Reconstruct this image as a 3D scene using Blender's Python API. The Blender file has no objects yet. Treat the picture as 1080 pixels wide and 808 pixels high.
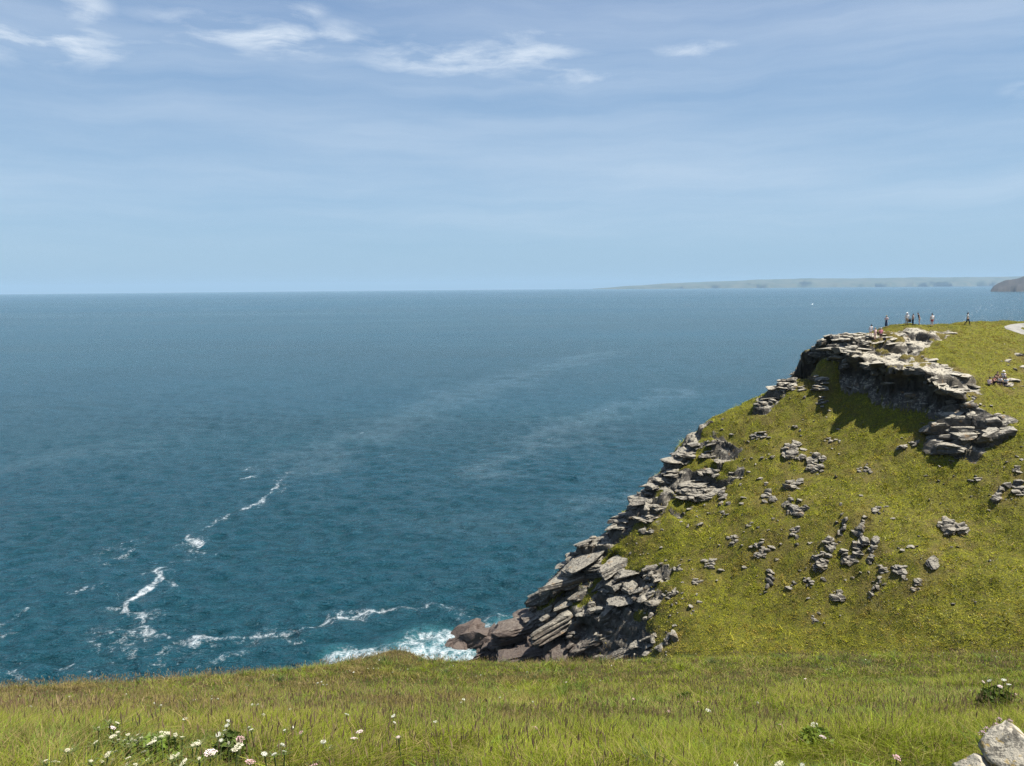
import bpy, bmesh, math, random
import numpy as np
from mathutils import Vector, Matrix
from mathutils.bvhtree import BVHTree
R_ = math.radians
scene = bpy.context.scene
col = scene.collection

# ------------------------------------------------------------------ camera
FPX, CX, CY = 816.0, 540.0, 404.0            # focal length and centre of the 1080x808 photograph
EYE = np.array([0.0, 0.0, 50.0])
PITCH, ROLL = R_(7.1), R_(0.48)
_f = np.array([0, math.cos(PITCH), -math.sin(PITCH)])
_u0 = np.array([0, math.sin(PITCH), math.cos(PITCH)])
_r0 = np.array([1.0, 0, 0])
_r = _r0*math.cos(ROLL) - _u0*math.sin(ROLL)
_u = _u0*math.cos(ROLL) + _r0*math.sin(ROLL)
cam_d = bpy.data.cameras.new('camera')
cam = bpy.data.objects.new('camera', cam_d)
col.objects.link(cam)
cam_d.sensor_fit = 'HORIZONTAL'; cam_d.sensor_width = 36.0
cam_d.lens = 36.0*FPX/1080.0
cam_d.clip_start = 0.1; cam_d.clip_end = 120000
cam.matrix_world = Matrix(((_r[0], _u[0], -_f[0], EYE[0]), (_r[1], _u[1], -_f[1], EYE[1]),
                           (_r[2], _u[2], -_f[2], EYE[2]), (0, 0, 0, 1)))
scene.camera = cam

# ------------------------------------------------------------------ light
SUN_EL, SUN_AZ = R_(63), R_(101)              # azimuth clockwise from +Y
SUN_DIR = np.array([math.cos(SUN_EL)*math.sin(SUN_AZ), math.cos(SUN_EL)*math.cos(SUN_AZ), math.sin(SUN_EL)])
sun_d = bpy.data.lights.new('sun', 'SUN')
sun_d.energy = 5.0; sun_d.angle = R_(0.53); sun_d.color = (1.0, 0.955, 0.88)
sun = bpy.data.objects.new('sun', sun_d); col.objects.link(sun)
sun.rotation_euler = Vector(-SUN_DIR).to_track_quat('-Z', 'Y').to_euler()
SKY_STRENGTH = 0.055
EXPOSURE = 0.95
HAZE_DENSITY = 4.6e-5
vs = scene.view_settings
vs.view_transform = 'Standard'; vs.look = 'None'; vs.exposure = EXPOSURE; vs.gamma = 1.0
vs.use_curve_mapping = False
scene.cycles.use_denoising = True
scene.cycles.denoising_prefilter = 'NONE'
scene.cycles.sample_clamp_direct = 6.0; scene.cycles.sample_clamp_indirect = 3.0
scene.cycles.max_bounces = 6
scene.cycles.diffuse_bounces = 2; scene.cycles.glossy_bounces = 2
scene.cycles.transmission_bounces = 3; scene.cycles.volume_bounces = 1
scene.cycles.transparent_max_bounces = 4
scene.cycles.caustics_reflective = False; scene.cycles.caustics_refractive = False

# ------------------------------------------------------------------ small helpers
def ray(px, py):
    """direction of view through a pixel of the photograph, scaled so that y = 1"""
    d = _f + (px-CX)/FPX*_r + (CY-py)/FPX*_u
    return d/d[1]
def at(px, py, depth):
    return EYE + ray(px, py)*depth
def azel(px, py):
    d = ray(px, py)
    return math.atan2(d[0], d[1]), math.atan2(d[2], math.hypot(d[0], d[1]))
def smooth(a, b, x):
    t = np.clip((x-a)/(b-a), 0, 1)
    return t*t*(3-2*t)
def _hash(ix, iy, iz, seed):
    h = (ix.astype(np.uint32)*np.uint32(374761393) + iy.astype(np.uint32)*np.uint32(668265263)
         + iz.astype(np.uint32)*np.uint32(2147483647) + np.uint32((seed*974634533) % 4294967296))
    h = (h ^ (h >> np.uint32(13)))*np.uint32(1274126177)
    h = h ^ (h >> np.uint32(16))
    h = h*np.uint32(2246822519); h = h ^ (h >> np.uint32(15))
    return (h & np.uint32(0xffffff)).astype(np.float64)/16777215.0
def vnoise(p, seed=1):
    """value noise 0..1 at (N,3) points"""
    f = np.floor(p); t = p-f; t = t*t*(3-2*t)
    i = f.astype(np.int64)
    x, y, z = i[:, 0], i[:, 1], i[:, 2]
    r = 0
    for dx in (0, 1):
        wx = t[:, 0] if dx else 1-t[:, 0]
        for dy in (0, 1):
            wy = t[:, 1] if dy else 1-t[:, 1]
            for dz in (0, 1):
                wz = t[:, 2] if dz else 1-t[:, 2]
                r = r + wx*wy*wz*_hash(x+dx, y+dy, z+dz, seed)
    return r
def fbm(p, seed=1, octaves=4, gain=0.5):
    a, s, r = 1.0, 0.0, 0
    for k in range(octaves):
        r = r + a*vnoise(p*(2.03**k)+17.3*k, seed+k*7)
        s += a; a *= gain
    return r/s
def n2(x, y, scale, seed, octaves=3):
    return fbm(np.stack([x*scale, y*scale, np.zeros_like(x)+seed*1.37], 1), seed, octaves)
class TPS:
    """thin-plate surface z(x, y) through scattered points"""
    def __init__(s, pts, lam=0.0):
        P = np.array(pts, float); s.c = P[:, :2]; n = len(P)
        A = np.zeros((n+3, n+3)); A[:n, :n] = s.k(s.c, s.c) + lam*np.eye(n)
        A[:n, n] = 1; A[:n, n+1:] = s.c; A[n, :n] = 1; A[n+1:, :n] = s.c.T
        s.w = np.linalg.solve(A, np.concatenate([P[:, 2], np.zeros(3)]))
    @staticmethod
    def k(a, b):
        d2 = ((a[:, None, :]-b[None, :, :])**2).sum(2)
        return 0.5*d2*np.log(d2+1e-9)
    def __call__(s, x, y):
        x = np.atleast_1d(np.asarray(x, float)); y = np.atleast_1d(np.asarray(y, float))
        out = np.empty(x.size); q = np.stack([x.ravel(), y.ravel()], 1)
        for a in range(0, len(q), 40000):
            b = q[a:a+40000]
            out[a:a+40000] = s.k(b, s.c)@s.w[:-3] + s.w[-3] + b@s.w[-2:]
        return out.reshape(x.shape)
def poly_sd(x, y, poly):
    """signed distance to a closed polygon, positive inside"""
    P = np.array(poly, float); Q = np.roll(P, -1, 0)
    d = np.full(x.shape, 1e18); ins = np.zeros(x.shape, bool)
    for a, b in zip(P, Q):
        e = b-a; L = e@e+1e-12
        t = np.clip(((x-a[0])*e[0]+(y-a[1])*e[1])/L, 0, 1)
        d = np.minimum(d, (x-a[0]-t*e[0])**2+(y-a[1]-t*e[1])**2)
        if a[1] != b[1]:
            c = ((a[1] > y) != (b[1] > y)) & (x < (b[0]-a[0])*(y-a[1])/(b[1]-a[1])+a[0])
            ins ^= c
    return np.where(ins, 1, -1)*np.sqrt(d)
def line_d(x, y, pts):
    d = np.full(x.shape, 1e18)
    for a, b in zip(pts[:-1], pts[1:]):
        a = np.array(a[:2], float); b = np.array(b[:2], float); e = b-a; L = e@e+1e-12
        t = np.clip(((x-a[0])*e[0]+(y-a[1])*e[1])/L, 0, 1)
        d = np.minimum(d, (x-a[0]-t*e[0])**2+(y-a[1]-t*e[1])**2)
    return np.sqrt(d)

def mesh_np(name, verts, loops, starts, mat=None, attrs=(), smooth_shade=False):
    me = bpy.data.meshes.new(name)
    verts = np.ascontiguousarray(verts, np.float32)
    loops = np.ascontiguousarray(loops, np.int32).ravel(); starts = np.ascontiguousarray(starts, np.int32)
    me.vertices.add(len(verts)); me.vertices.foreach_set('co', verts.ravel())
    me.loops.add(len(loops)); me.loops.foreach_set('vertex_index', loops)
    me.polygons.add(len(starts)); me.polygons.foreach_set('loop_start', starts)
    me.update(calc_edges=True); me.validate()
    me.polygons.foreach_set('use_smooth', np.full(len(me.polygons), smooth_shade))
    for an, typ, data in attrs:
        a = me.attributes.new(an, typ, 'POINT')
        a.data.foreach_set('color' if typ == 'FLOAT_COLOR' else 'value', np.ascontiguousarray(data, np.float32).ravel())
    if mat: me.materials.append(mat)
    return me
def grid_mesh(name, V, mat, attrs=(), smooth_shade=True, keep=None):
    """V (ny, nx, 3)"""
    ny, nx, _ = V.shape
    idx = np.arange(ny*nx).reshape(ny, nx)
    q = np.stack([idx[:-1, :-1], idx[:-1, 1:], idx[1:, 1:], idx[1:, :-1]], -1).reshape(-1, 4)
    if keep is not None:
        q = q[keep.ravel()[q].any(1)]
    return mesh_np(name, V.reshape(-1, 3), q, np.arange(len(q))*4, mat, attrs, smooth_shade)
def link(name, me, parent=None, loc=None):
    o = bpy.data.objects.new(name, me); col.objects.link(o)
    if parent is not None: o.parent = parent
    if loc is not None: o.location = loc
    return o
def tag(o, label=None, cat=None, group=None, kind=None):
    if label: o['label'] = label
    if cat: o['category'] = cat
    if group: o['group'] = group
    if kind: o['kind'] = kind
    return o
def empty(name, loc, rz=0.0):
    o = bpy.data.objects.new(name, None); o.empty_display_size = 0.2
    col.objects.link(o); o.location = loc; o.rotation_euler = (0, 0, rz); return o

# ------------------------------------------------------------------ node helper
class NT:
    def __init__(s, tree): s.t = tree; s.l = tree.links
    def n(s, typ, **kw):
        nd = s.t.nodes.new(typ)
        for k, v in kw.items():
            if k.startswith('i_'): nd.inputs[k[2:].replace('_', ' ')].default_value = v
            else: setattr(nd, k, v)
        return nd
    def put(s, a, sock):
        if hasattr(a, 'is_output'): s.l.new(a, sock)
        elif isinstance(a, (tuple, list)) and len(a) == 3 and sock.type == 'RGBA': sock.default_value = (*a, 1)
        else: sock.default_value = a
    def m(s, op, a, b=0.0, c=0.0, clamp=False):
        nd = s.t.nodes.new('ShaderNodeMath'); nd.operation = op; nd.use_clamp = clamp
        for k, v in enumerate((a, b, c)): s.put(v, nd.inputs[k])
        return nd.outputs[0]
    def ss(s, x, a, b):
        nd = s.t.nodes.new('ShaderNodeMapRange'); nd.interpolation_type = 'SMOOTHSTEP'
        s.put(x, nd.inputs[0]); nd.inputs[1].default_value = a; nd.inputs[2].default_value = b
        return nd.outputs[0]
    def mix(s, f, a, b, blend='MIX'):
        nd = s.t.nodes.new('ShaderNodeMix'); nd.data_type = 'RGBA'; nd.blend_type = blend
        s.put(f, nd.inputs[0]); s.put(a, nd.inputs[6]); s.put(b, nd.inputs[7])
        return nd.outputs[2]
    def noise(s, vec, scale, detail=4, rough=0.5, dist=0.0):
        nd = s.n('ShaderNodeTexNoise'); s.put(vec, nd.inputs['Vector'])
        nd.inputs['Scale'].default_value = scale; nd.inputs['Detail'].default_value = detail
        nd.inputs['Roughness'].default_value = rough; nd.inputs['Distortion'].default_value = dist
        return nd.outputs[0]
    def vmap(s, vec, scale=(1, 1, 1), rot=(0, 0, 0), loc=(0, 0, 0)):
        nd = s.n('ShaderNodeMapping'); s.put(vec, nd.inputs[0])
        nd.inputs[1].default_value = loc; nd.inputs[2].default_value = rot; nd.inputs[3].default_value = scale
        return nd.outputs[0]
    def attr(s, name, out='Fac'):
        return s.n('ShaderNodeAttribute', attribute_name=name).outputs[out]
    def bump(s, h, strength, dist, normal=None):
        nd = s.n('ShaderNodeBump'); s.put(h, nd.inputs['Height'])
        nd.inputs['Strength'].default_value = strength; nd.inputs['Distance'].default_value = dist
        if normal is not None: s.put(normal, nd.inputs['Normal'])
        return nd.outputs[0]
def new_mat(name):
    m = bpy.data.materials.new(name); m.use_nodes = True
    m.node_tree.nodes.clear()
    return m, NT(m.node_tree)
def finish(t, shader):
    o = t.n('ShaderNodeOutputMaterial'); t.l.new(shader, o.inputs[0])
def principled(t, color, rough=0.8, normal=None, spec=0.3, **kw):
    b = t.n('ShaderNodeBsdfPrincipled')
    t.put(color, b.inputs['Base Color']); t.put(rough, b.inputs['Roughness'])
    b.inputs['Specular IOR Level'].default_value = spec
    if normal is not None: t.put(normal, b.inputs['Normal'])
    for k, v in kw.items(): t.put(v, b.inputs[k.replace('_', ' ')])
    return b.outputs[0]
def plain(name, color, rough=0.8, var=0.15, scale=30.0, spec=0.25):
    m, t = new_mat(name)
    c = t.n('ShaderNodeTexCoord').outputs['Object']
    n = t.noise(c, scale, 4)
    dark = tuple(v*(1-var*2) for v in color); lite = tuple(min(1, v*(1+var)) for v in color)
    finish(t, principled(t, t.mix(n, dark, lite), rough, spec=spec))
    return m

# ------------------------------------------------------------------ sky
world = bpy.data.worlds.new('World'); scene.world = world; world.use_nodes = True
wt = NT(world.node_tree); world.node_tree.nodes.clear()
sky = wt.n('ShaderNodeTexSky', sky_type='NISHITA', sun_disc=False)
sky.sun_elevation = SUN_EL; sky.sun_rotation = SUN_AZ
sky.altitude = 0; sky.air_density = 1.0; sky.dust_density = 0.6; sky.ozone_density = 2.5
gen = wt.n('ShaderNodeTexCoord').outputs['Generated']
sep = wt.n('ShaderNodeSeparateXYZ'); wt.l.new(gen, sep.inputs[0])
sx, sy, sz = sep.outputs
az = wt.m('ARCTAN2', sx, sy)
el = wt.m('ARCSINE', sz)
comb = wt.n('ShaderNodeCombineXYZ'); wt.l.new(az, comb.inputs[0]); wt.l.new(el, comb.inputs[1])
aev = comb.outputs[0]
warp = wt.n('ShaderNodeTexNoise'); warp.inputs['Scale'].default_value = 7.0; warp.inputs['Detail'].default_value = 3
wt.l.new(aev, warp.inputs['Vector'])
vadd = wt.n('ShaderNodeMixRGB', blend_type='LINEAR_LIGHT'); vadd.inputs[0].default_value = 0.018
wt.l.new(aev, vadd.inputs[1]); wt.l.new(warp.outputs['Color'], vadd.inputs[2])
fib = wt.noise(wt.vmap(vadd.outputs[0], (8, 44, 1), (0, 0, R_(8))), 1.0, 9, 0.60, 0.25)
fib2 = wt.noise(wt.vmap(vadd.outputs[0], (13, 34, 1), (0, 0, R_(-14))), 1.0, 9, 0.62, 0.4)
wisps = wt.ss(wt.m('ADD', wt.m('MULTIPLY', fib, 0.62), wt.m('MULTIPLY', fib2, 0.38)), 0.36, 0.70)
mask = None
for (px, py, wx, wy, st) in ((40, 40, 95, 22, 1.25), (92, 12, 24, 20, .9), (215, 30, 60, 16, .8), (285, 38, 95, 20, 1.2), (318, 16, 24, 16, .8),
                             (470, 58, 75, 22, 1.15), (540, 58, 75, 24, 1.0), (615, 80, 60, 14, .85), (735, 52, 45, 10, .9), (825, 76, 50, 8, .35),
                             (40, 66, 70, 7, .25), (1078, 95, 22, 14, .5), (700, 6, 40, 7, .4), (300, 3, 30, 5, .5), (680, 96, 80, 7, .3)):
    a0, e0 = azel(px, py); a1, _ = azel(px+wx, py); _, e1 = azel(px, py+wy)
    da = wt.m('DIVIDE', wt.m('SUBTRACT', az, a0), abs(a1-a0)); de = wt.m('DIVIDE', wt.m('SUBTRACT', el, e0), abs(e1-e0))
    g = wt.m('MULTIPLY', wt.m('EXPONENT', wt.m('MULTIPLY', wt.m('ADD', wt.m('MULTIPLY', da, da), wt.m('MULTIPLY', de, de)), -0.75)), st*1.15)
    mask = g if mask is None else wt.m('MAXIMUM', mask, g)
cl = wt.m('MULTIPLY', wt.m('MULTIPLY', mask, wisps), 0.85)
# faint veil of thin high cloud in long level bands
band = wt.noise(wt.vmap(vadd.outputs[0], (0.9, 10, 1), (0, 0, R_(2))), 1.0, 7, 0.6, 0.15)
veil = wt.m('MULTIPLY', wt.ss(band, 0.30, 0.80), wt.m('MULTIPLY', wt.ss(el, 0.01, 0.10), 0.46))
cov = wt.m('MAXIMUM', cl, veil, clamp=True)
ramp = wt.n('ShaderNodeValToRGB')
wt.put(wt.m('DIVIDE', el, R_(60), clamp=True), ramp.inputs[0])
stops = ((0.0, (3.15, 5.2, 7.2)), (0.10, (3.1, 5.0, 7.2)), (0.25, (2.4, 4.0, 6.4)), (0.40, (1.55, 2.7, 5.2)), (1.0, (0.6, 1.3, 3.8)))
cr = ramp.color_ramp
while len(cr.elements) < len(stops): cr.elements.new(0.5)
for e, (p, c) in zip(cr.elements, stops): e.position = p; e.color = (c[0]/10, c[1]/10, c[2]/10, 1)
blue = wt.mix(1.0, ramp.outputs[0], (10, 10, 10), 'MULTIPLY')
base = wt.mix(0.8, sky.outputs[0], blue)
skyc = wt.mix(cov, base, (7.4, 8.2, 9.2))
bg = wt.n('ShaderNodeBackground'); wt.l.new(skyc, bg.inputs[0]); bg.inputs[1].default_value = SKY_STRENGTH
wo = wt.n('ShaderNodeOutputWorld'); wt.l.new(bg.outputs[0], wo.inputs[0])
# ------------------------------------------------------------------ materials of the place
def grass_attr_mat(name, transl=0.35, var=0.0):
    m, t = new_mat(name)
    c = t.attr('col', 'Color')
    d = t.n('ShaderNodeBsdfDiffuse'); t.put(c, d.inputs[0])
    tr = t.n('ShaderNodeBsdfTranslucent'); t.put(c, tr.inputs[0])
    g = t.n('ShaderNodeBsdfGlossy'); g.inputs['Roughness'].default_value = 0.45; g.inputs[0].default_value = (1, 1, 1, 1)
    mx = t.n('ShaderNodeMixShader'); mx.inputs[0].default_value = transl
    t.l.new(d.outputs[0], mx.inputs[1]); t.l.new(tr.outputs[0], mx.inputs[2])
    m2 = t.n('ShaderNodeMixShader'); m2.inputs[0].default_value = 0.006
    t.l.new(mx.outputs[0], m2.inputs[1]); t.l.new(g.outputs[0], m2.inputs[2])
    finish(t, m2.outputs[0]); return m
M_BLADE = grass_attr_mat('grass_blades')
M_TURF = grass_attr_mat('turf_blades', 0.12)

def rock_nodes(t, pos):
    """colour and normal of the slaty cliff rock at world position"""
    big = t.noise(pos, 0.35, 4, 0.55)
    mid = t.noise(pos, 1.6, 6, 0.6)
    fine = t.noise(t.vmap(pos, (1.2, 1.2, 5.5), (0, R_(8), 0)), 2.2, 7, 0.62, 0.4)
    c = t.mix(t.ss(mid, 0.3, 0.7), (0.040, 0.037, 0.032), (0.125, 0.113, 0.094))
    c = t.mix(t.m('MULTIPLY', t.ss(big, 0.45, 0.62), 0.5), c, (0.17, 0.145, 0.105))
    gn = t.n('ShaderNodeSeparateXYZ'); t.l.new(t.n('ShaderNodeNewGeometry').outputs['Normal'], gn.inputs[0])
    lich_shade = t.ss(t.m('ADD', t.noise(pos, 2.7, 6, 0.65), t.m('MULTIPLY', t.m('SUBTRACT', gn.outputs[2], 0.66), 0.50)), 0.48, 0.66)   # crusts on the level tops; also paints upright faces darker to deepen their shade
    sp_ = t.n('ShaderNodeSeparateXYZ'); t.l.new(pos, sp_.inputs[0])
    lich_shade = t.m('MULTIPLY', lich_shade, t.m('ADD', 0.50, t.m('MULTIPLY', t.ss(sp_.outputs[2], 26, 41), 0.38)))   # more crust on the exposed top
    c = t.mix(lich_shade, c, (0.42, 0.385, 0.305))
    ochre = t.ss(t.noise(t.vmap(pos, loc=(31, 7, 3)), 0.9, 6, 0.65), 0.60, 0.68)
    c = t.mix(t.m('MULTIPLY', ochre, 0.55), c, (0.27, 0.165, 0.07))
    crack = t.ss(fine, 0.36, 0.46)
    c = t.mix(crack, (0.07, 0.065, 0.06), c)
    sep = t.n('ShaderNodeSeparateXYZ'); t.l.new(pos, sep.inputs[0])
    zz = t.m('ADD', sep.outputs[2], t.m('MULTIPLY', mid, 5.0))
    tide = t.ss(zz, 11.5, 7.0)
    c = t.mix(t.m('MULTIPLY', tide, 0.85), c, t.mix(mid, (0.045, 0.035, 0.03), (0.12, 0.085, 0.07)))
    h = t.m('ADD', t.m('MULTIPLY', fine, 0.6), t.m('MULTIPLY', mid, 0.5))
    return c, h
def mat_rock():
    m, t = new_mat('slate_rock')
    pos = t.n('ShaderNodeNewGeometry').outputs['Position']
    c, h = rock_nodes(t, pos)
    finish(t, principled(t, c, 0.85, t.bump(h, 0.9, 0.22), 0.2)); return m
M_ROCK = mat_rock()
def mat_headland():
    m, t = new_mat('cliff_turf_and_rock')
    pos = t.n('ShaderNodeNewGeometry').outputs['Position']
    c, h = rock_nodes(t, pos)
    r = t.attr('rock'); br = t.attr('bare')
    nb = t.noise(pos, 1.1, 6, 0.6)
    k = t.ss(t.m('ADD', r, t.m('MULTIPLY', t.m('SUBTRACT', nb, 0.5), 0.9)), 0.42, 0.58)
    g1 = t.noise(pos, 0.12, 5, 0.6); g2 = t.noise(pos, 1.4, 6, 0.65); g3 = t.noise(pos, 6.0, 4, 0.6)
    g = t.mix(t.ss(g1, 0.35, 0.65), (0.195, 0.190, 0.014), (0.25, 0.24, 0.018))
    g = t.mix(t.ss(g2, 0.45, 0.7), g, (0.165, 0.115, 0.036))
    g = t.mix(t.m('MULTIPLY', t.ss(g3, 0.35, 0.65), 0.6), (0.055, 0.058, 0.012), g)
    g = t.mix(t.m('MULTIPLY', br, 0.7), g, (0.115, 0.085, 0.034))
    cc = t.mix(k, g, c)
    hh = t.m('ADD', t.m('MULTIPLY', h, k), t.m('MULTIPLY', g3, 0.5))
    finish(t, principled(t, cc, 0.9, t.bump(hh, 0.8, 0.25), 0.1)); return m
M_HEAD = mat_headland()
def mat_meadow():
    m, t = new_mat('meadow_soil')
    pos = t.n('ShaderNodeNewGeometry').outputs['Position']
    a = t.noise(pos, 1.3, 5, 0.6); b = t.noise(pos, 22, 5, 0.6)
    g = t.mix(t.ss(a, 0.35, 0.65), (0.045, 0.050, 0.012), (0.075, 0.058, 0.022))
    g = t.mix(b, g, (0.035, 0.030, 0.012))
    finish(t, principled(t, g, 0.95, t.bump(b, 0.6, 0.05), 0.05)); return m
M_MEADOW = mat_meadow()
def mat_sea():
    m, t = new_mat('sea_water')
    pos = t.n('ShaderNodeNewGeometry').outputs['Position']
    rot = R_(24)
    w1 = t.noise(t.vmap(pos, (0.11, 0.24, 1), (0, 0, rot)), 1.0, 3, 0.5, 0.4)
    w2 = t.noise(t.vmap(pos, (0.26, 0.62, 1), (0, 0, rot-0.3)), 1.0, 4, 0.55, 0.3)
    w3 = t.noise(t.vmap(pos, (1.3, 2.6, 1), (0, 0, rot)), 1.0, 5, 0.65)
    gust = t.noise(t.vmap(pos, (0.0035, 0.011, 1), (0, 0, R_(-18))), 1.0, 5, 0.6, 0.6)
    gust2 = t.noise(t.vmap(pos, (0.0007, 0.0035, 1), (0, 0, R_(-6))), 1.0, 5, 0.6, 0.4)
    slick = t.attr('slick')
    nz = t.bump(w1, 1.0, 0.9)
    nz = t.bump(w2, 1.0, 3.2, nz)
    nz = t.bump(w3, 1.0, 0.5, nz)
    deep = t.mix(t.ss(gust, 0.35, 0.7), (0.004, 0.042, 0.057), (0.006, 0.058, 0.079))
    deep = t.mix(t.m('MULTIPLY', t.ss(gust2, 0.4, 0.7), 0.6), deep, (0.006, 0.070, 0.112))
    aq = t.attr('aqua')
    deep = t.mix(aq, deep, (0.09, 0.34, 0.36))
    deep = t.mix(t.m('MULTIPLY', slick, 0.11), deep, (0.35, 0.45, 0.5))
    rough = t.m('SUBTRACT', t.m('ADD', 0.10, t.m('MULTIPLY', gust2, 0.14)), t.m('MULTIPLY', slick, 0.05))
    water = principled(t, deep, rough, nz, 0.5, IOR=1.33)
    f = t.attr('foam')
    n1 = t.noise(t.vmap(pos, (0.55, 0.40, 1)), 1.0, 7, 0.68, 1.4)
    vor = t.n('ShaderNodeTexVoronoi', feature='DISTANCE_TO_EDGE'); vor.inputs['Scale'].default_value = 0.55
    wv = t.n('ShaderNodeMixRGB', blend_type='LINEAR_LIGHT'); wv.inputs[0].default_value = 1.6
    nn = t.n('ShaderNodeTexNoise'); nn.inputs['Scale'].default_value = 0.6; nn.inputs['Detail'].default_value = 5
    t.l.new(pos, nn.inputs['Vector']); t.l.new(pos, wv.inputs[1]); t.l.new(nn.outputs['Color'], wv.inputs[2])
    t.l.new(wv.outputs[0], vor.inputs['Vector'])
    lace = t.ss(vor.outputs['Distance'], 0.32, 0.0)
    n3 = t.noise(pos, 2.6, 6, 0.7, 0.8)
    tex = t.m('ADD', t.m('MULTIPLY', n1, 1.1), t.m('MULTIPLY', n3, 0.9))
    tex = t.m('ADD', t.m('SUBTRACT', tex, 0.5), t.m('MULTIPLY', lace, 0.12))
    k = t.ss(t.m('ADD', f, tex), 0.90, 1.60)
    k = t.m('MULTIPLY', k, 0.74)
    white = principled(t, (0.78, 0.82, 0.83), 0.8, t.bump(n1, 0.8, 0.5), 0.2)
    mx = t.n('ShaderNodeMixShader'); t.put(k, mx.inputs[0]); t.l.new(water, mx.inputs[1]); t.l.new(white, mx.inputs[2])
    finish(t, mx.outputs[0]); return m
M_SEA = mat_sea()

# ------------------------------------------------------------------ sea: one curved sheet out past the horizon
REARTH = 7.3e6
def sea_pt(px, py):
    d = ray(px, py); t = -EYE[2]/d[2]
    return (d[0]*t, t)
def build_sea():
    fine = np.linspace(R_(-39), R_(39), 1000)
    th = np.concatenate([np.linspace(R_(-120), R_(-39.3), 60), fine, np.linspace(R_(39.3), R_(120), 60)])
    inv = np.linspace(1/78.0, 1/1500.0, 560)
    r = np.concatenate([[20, 45, 65], 1/inv, np.geomspace(1560, 40000, 90)])
    T, RR = np.meshgrid(th, r)
    X = RR*np.sin(T); Y = RR*np.cos(T)
    x, y, rr = X.ravel(), Y.ravel(), RR.ravel()
    rng = np.random.default_rng(5)
    z = np.zeros_like(x)
    near = rr < 700
    for k in range(46):                                   # a low swell under a confused wind chop
        L = rng.uniform(7.0, 16.0) if k < 8 else rng.uniform(1.9, 6.5); a = R_(rng.normal(204, 22 if k < 8 else 42)); ph = rng.uniform(0, 6.28)
        amp = 0.022*L**0.4 if k < 8 else 0.020*L
        fade = np.clip(1-rr/(L*75), 0, 1)
        w = np.sin((x*np.sin(a)+y*np.cos(a))*2*math.pi/L+ph+1.3*np.sin((x*np.cos(a)-y*np.sin(a))*2*math.pi/(L*3.1)+ph*3))
        z += amp*fade*(w+0.25*w*w)*0.62
    z -= rr**2/(2*REARTH)
    foam = np.zeros_like(x); aqua = np.zeros_like(x); slick = np.zeros_like(x)
    def line(pts, width, st, target=foam, soft=1.0, seed=3):
        W = [sea_pt(*p[:2]) for p in pts]
        A = np.array(W); g = width*4.5
        ii = np.nonzero(near & (x > A[:, 0].min()-g) & (x < A[:, 0].max()+g) & (y > A[:, 1].min()-g) & (y < A[:, 1].max()+g))[0]
        wob = 1.6+width*1.6
        d = line_d(x[ii]+(n2(x[ii], y[ii], .11, 201, 3)-.5)*wob*2, y[ii]+(n2(x[ii], y[ii], .09, 203, 3)-.5)*wob*3, W); ok = d < g; ii = ii[ok]; d = d[ok]
        nzv = n2(x[ii], y[ii], 0.10, seed, 4)
        d2 = d + (n2(x[ii], y[ii], 0.22, seed+3, 4)-0.5)*width*2.4
        v = st*0.80*np.exp(-(np.maximum(d2, 0)/(width*soft))**2)*np.clip(0.5+1.0*nzv, 0, 1.25)
        target[ii] = np.maximum(target[ii], v)
    def line(pts, width, st, target=foam, soft=1.0, seed=3, _l=line):
        _l(pts, width*(.78 if target is foam else 1), st, target, soft, seed)
        if target is foam: _l(pts, width*3.4, st*.60, target, 1.0, seed+40)          # torn lace either side of the streak
    line([(302, 497), (297, 508), (281, 520), (270, 532), (258, 540)], 1.0, .62)
    line([(258, 540), (240, 546), (222, 556)], 1.0, .45)
    line([(204, 562), (199, 567), (207, 570), (212, 576), (209, 580), (216, 585)], 0.9, .62)
    line([(215, 588), (190, 592), (172, 597)], 0.8, .42)
    line([(170, 597), (163, 603), (166, 612), (156, 624), (146, 632), (137, 643), (146, 653), (165, 663)], 1.05, .66)
    line([(165, 663), (190, 670), (215, 672), (245, 671), (275, 669), (305, 667)], 1.3, .60)
    line([(305, 667), (335, 660), (365, 653)], 1.0, .56)
    line([(365, 653), (395, 645), (425, 639.5), (452, 637)], 0.9, .74)
    line([(452, 637), (470, 640), (484, 646), (490, 651)], 1.0, .62)
    line([(505, 651), (528, 654)], 0.8, .6)
    for b in (((120, 589), (132, 586), (142, 580)), ((82, 626), (92, 620)), ((0, 658), (14, 652), (35, 643)), ((0, 672), (15, 665)), ((98, 663), (108, 668)),
              ((100, 672), (106, 680)), ((0, 716), (20, 722)), ((108, 702), (118, 710)), ((205, 690), (222, 686)), ((200, 706), (215, 700), (250, 693)), ((262, 496), (266, 493)), ((258, 505), (270, 503)),
              ((140, 672), (150, 690)), ((170, 690), (190, 676)), ((80, 700), (60, 712)), ((300, 676), (322, 676)), ((378, 459), (386, 454)), ((140, 640), (120, 642)), ((180, 612), (190, 620))):
        line(b, 1.4, .5, seed=9)
    for b in (((0, 495), (60, 480), (150, 467)), ((320, 492), (420, 442), (500, 415), (560, 395), (610, 378)), ((640, 528), (668, 524)), ((300, 690), (200, 660), (100, 690))):
        line(b, 2.2, .26, seed=12)
    for b in (((480, 500), (540, 482), (585, 462), (606, 447), (640, 432)), ((575, 470), (592, 458), (606, 446))):
        line(b, 1.6, .33, seed=15)
    line([(222, 556), (207, 562), (215, 588), (200, 592)], .8, .42); line([(300, 500), (330, 486), (378, 460)], 1.2, .34)
    for (q, w, s) in ((((320, 492), (420, 442), (500, 412), (570, 390), (640, 372)), 12, .8), (((500, 497), (600, 452), (660, 425), (720, 414)), 9, 1.0),
                      (((610, 535), (640, 527), (680, 522)), 5, 1.0), (((0, 497), (90, 473), (160, 466)), 8, .5), (((400, 560), (520, 548), (620, 560)), 6, .3)):
        line(q, w, s, slick, seed=21)
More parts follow.
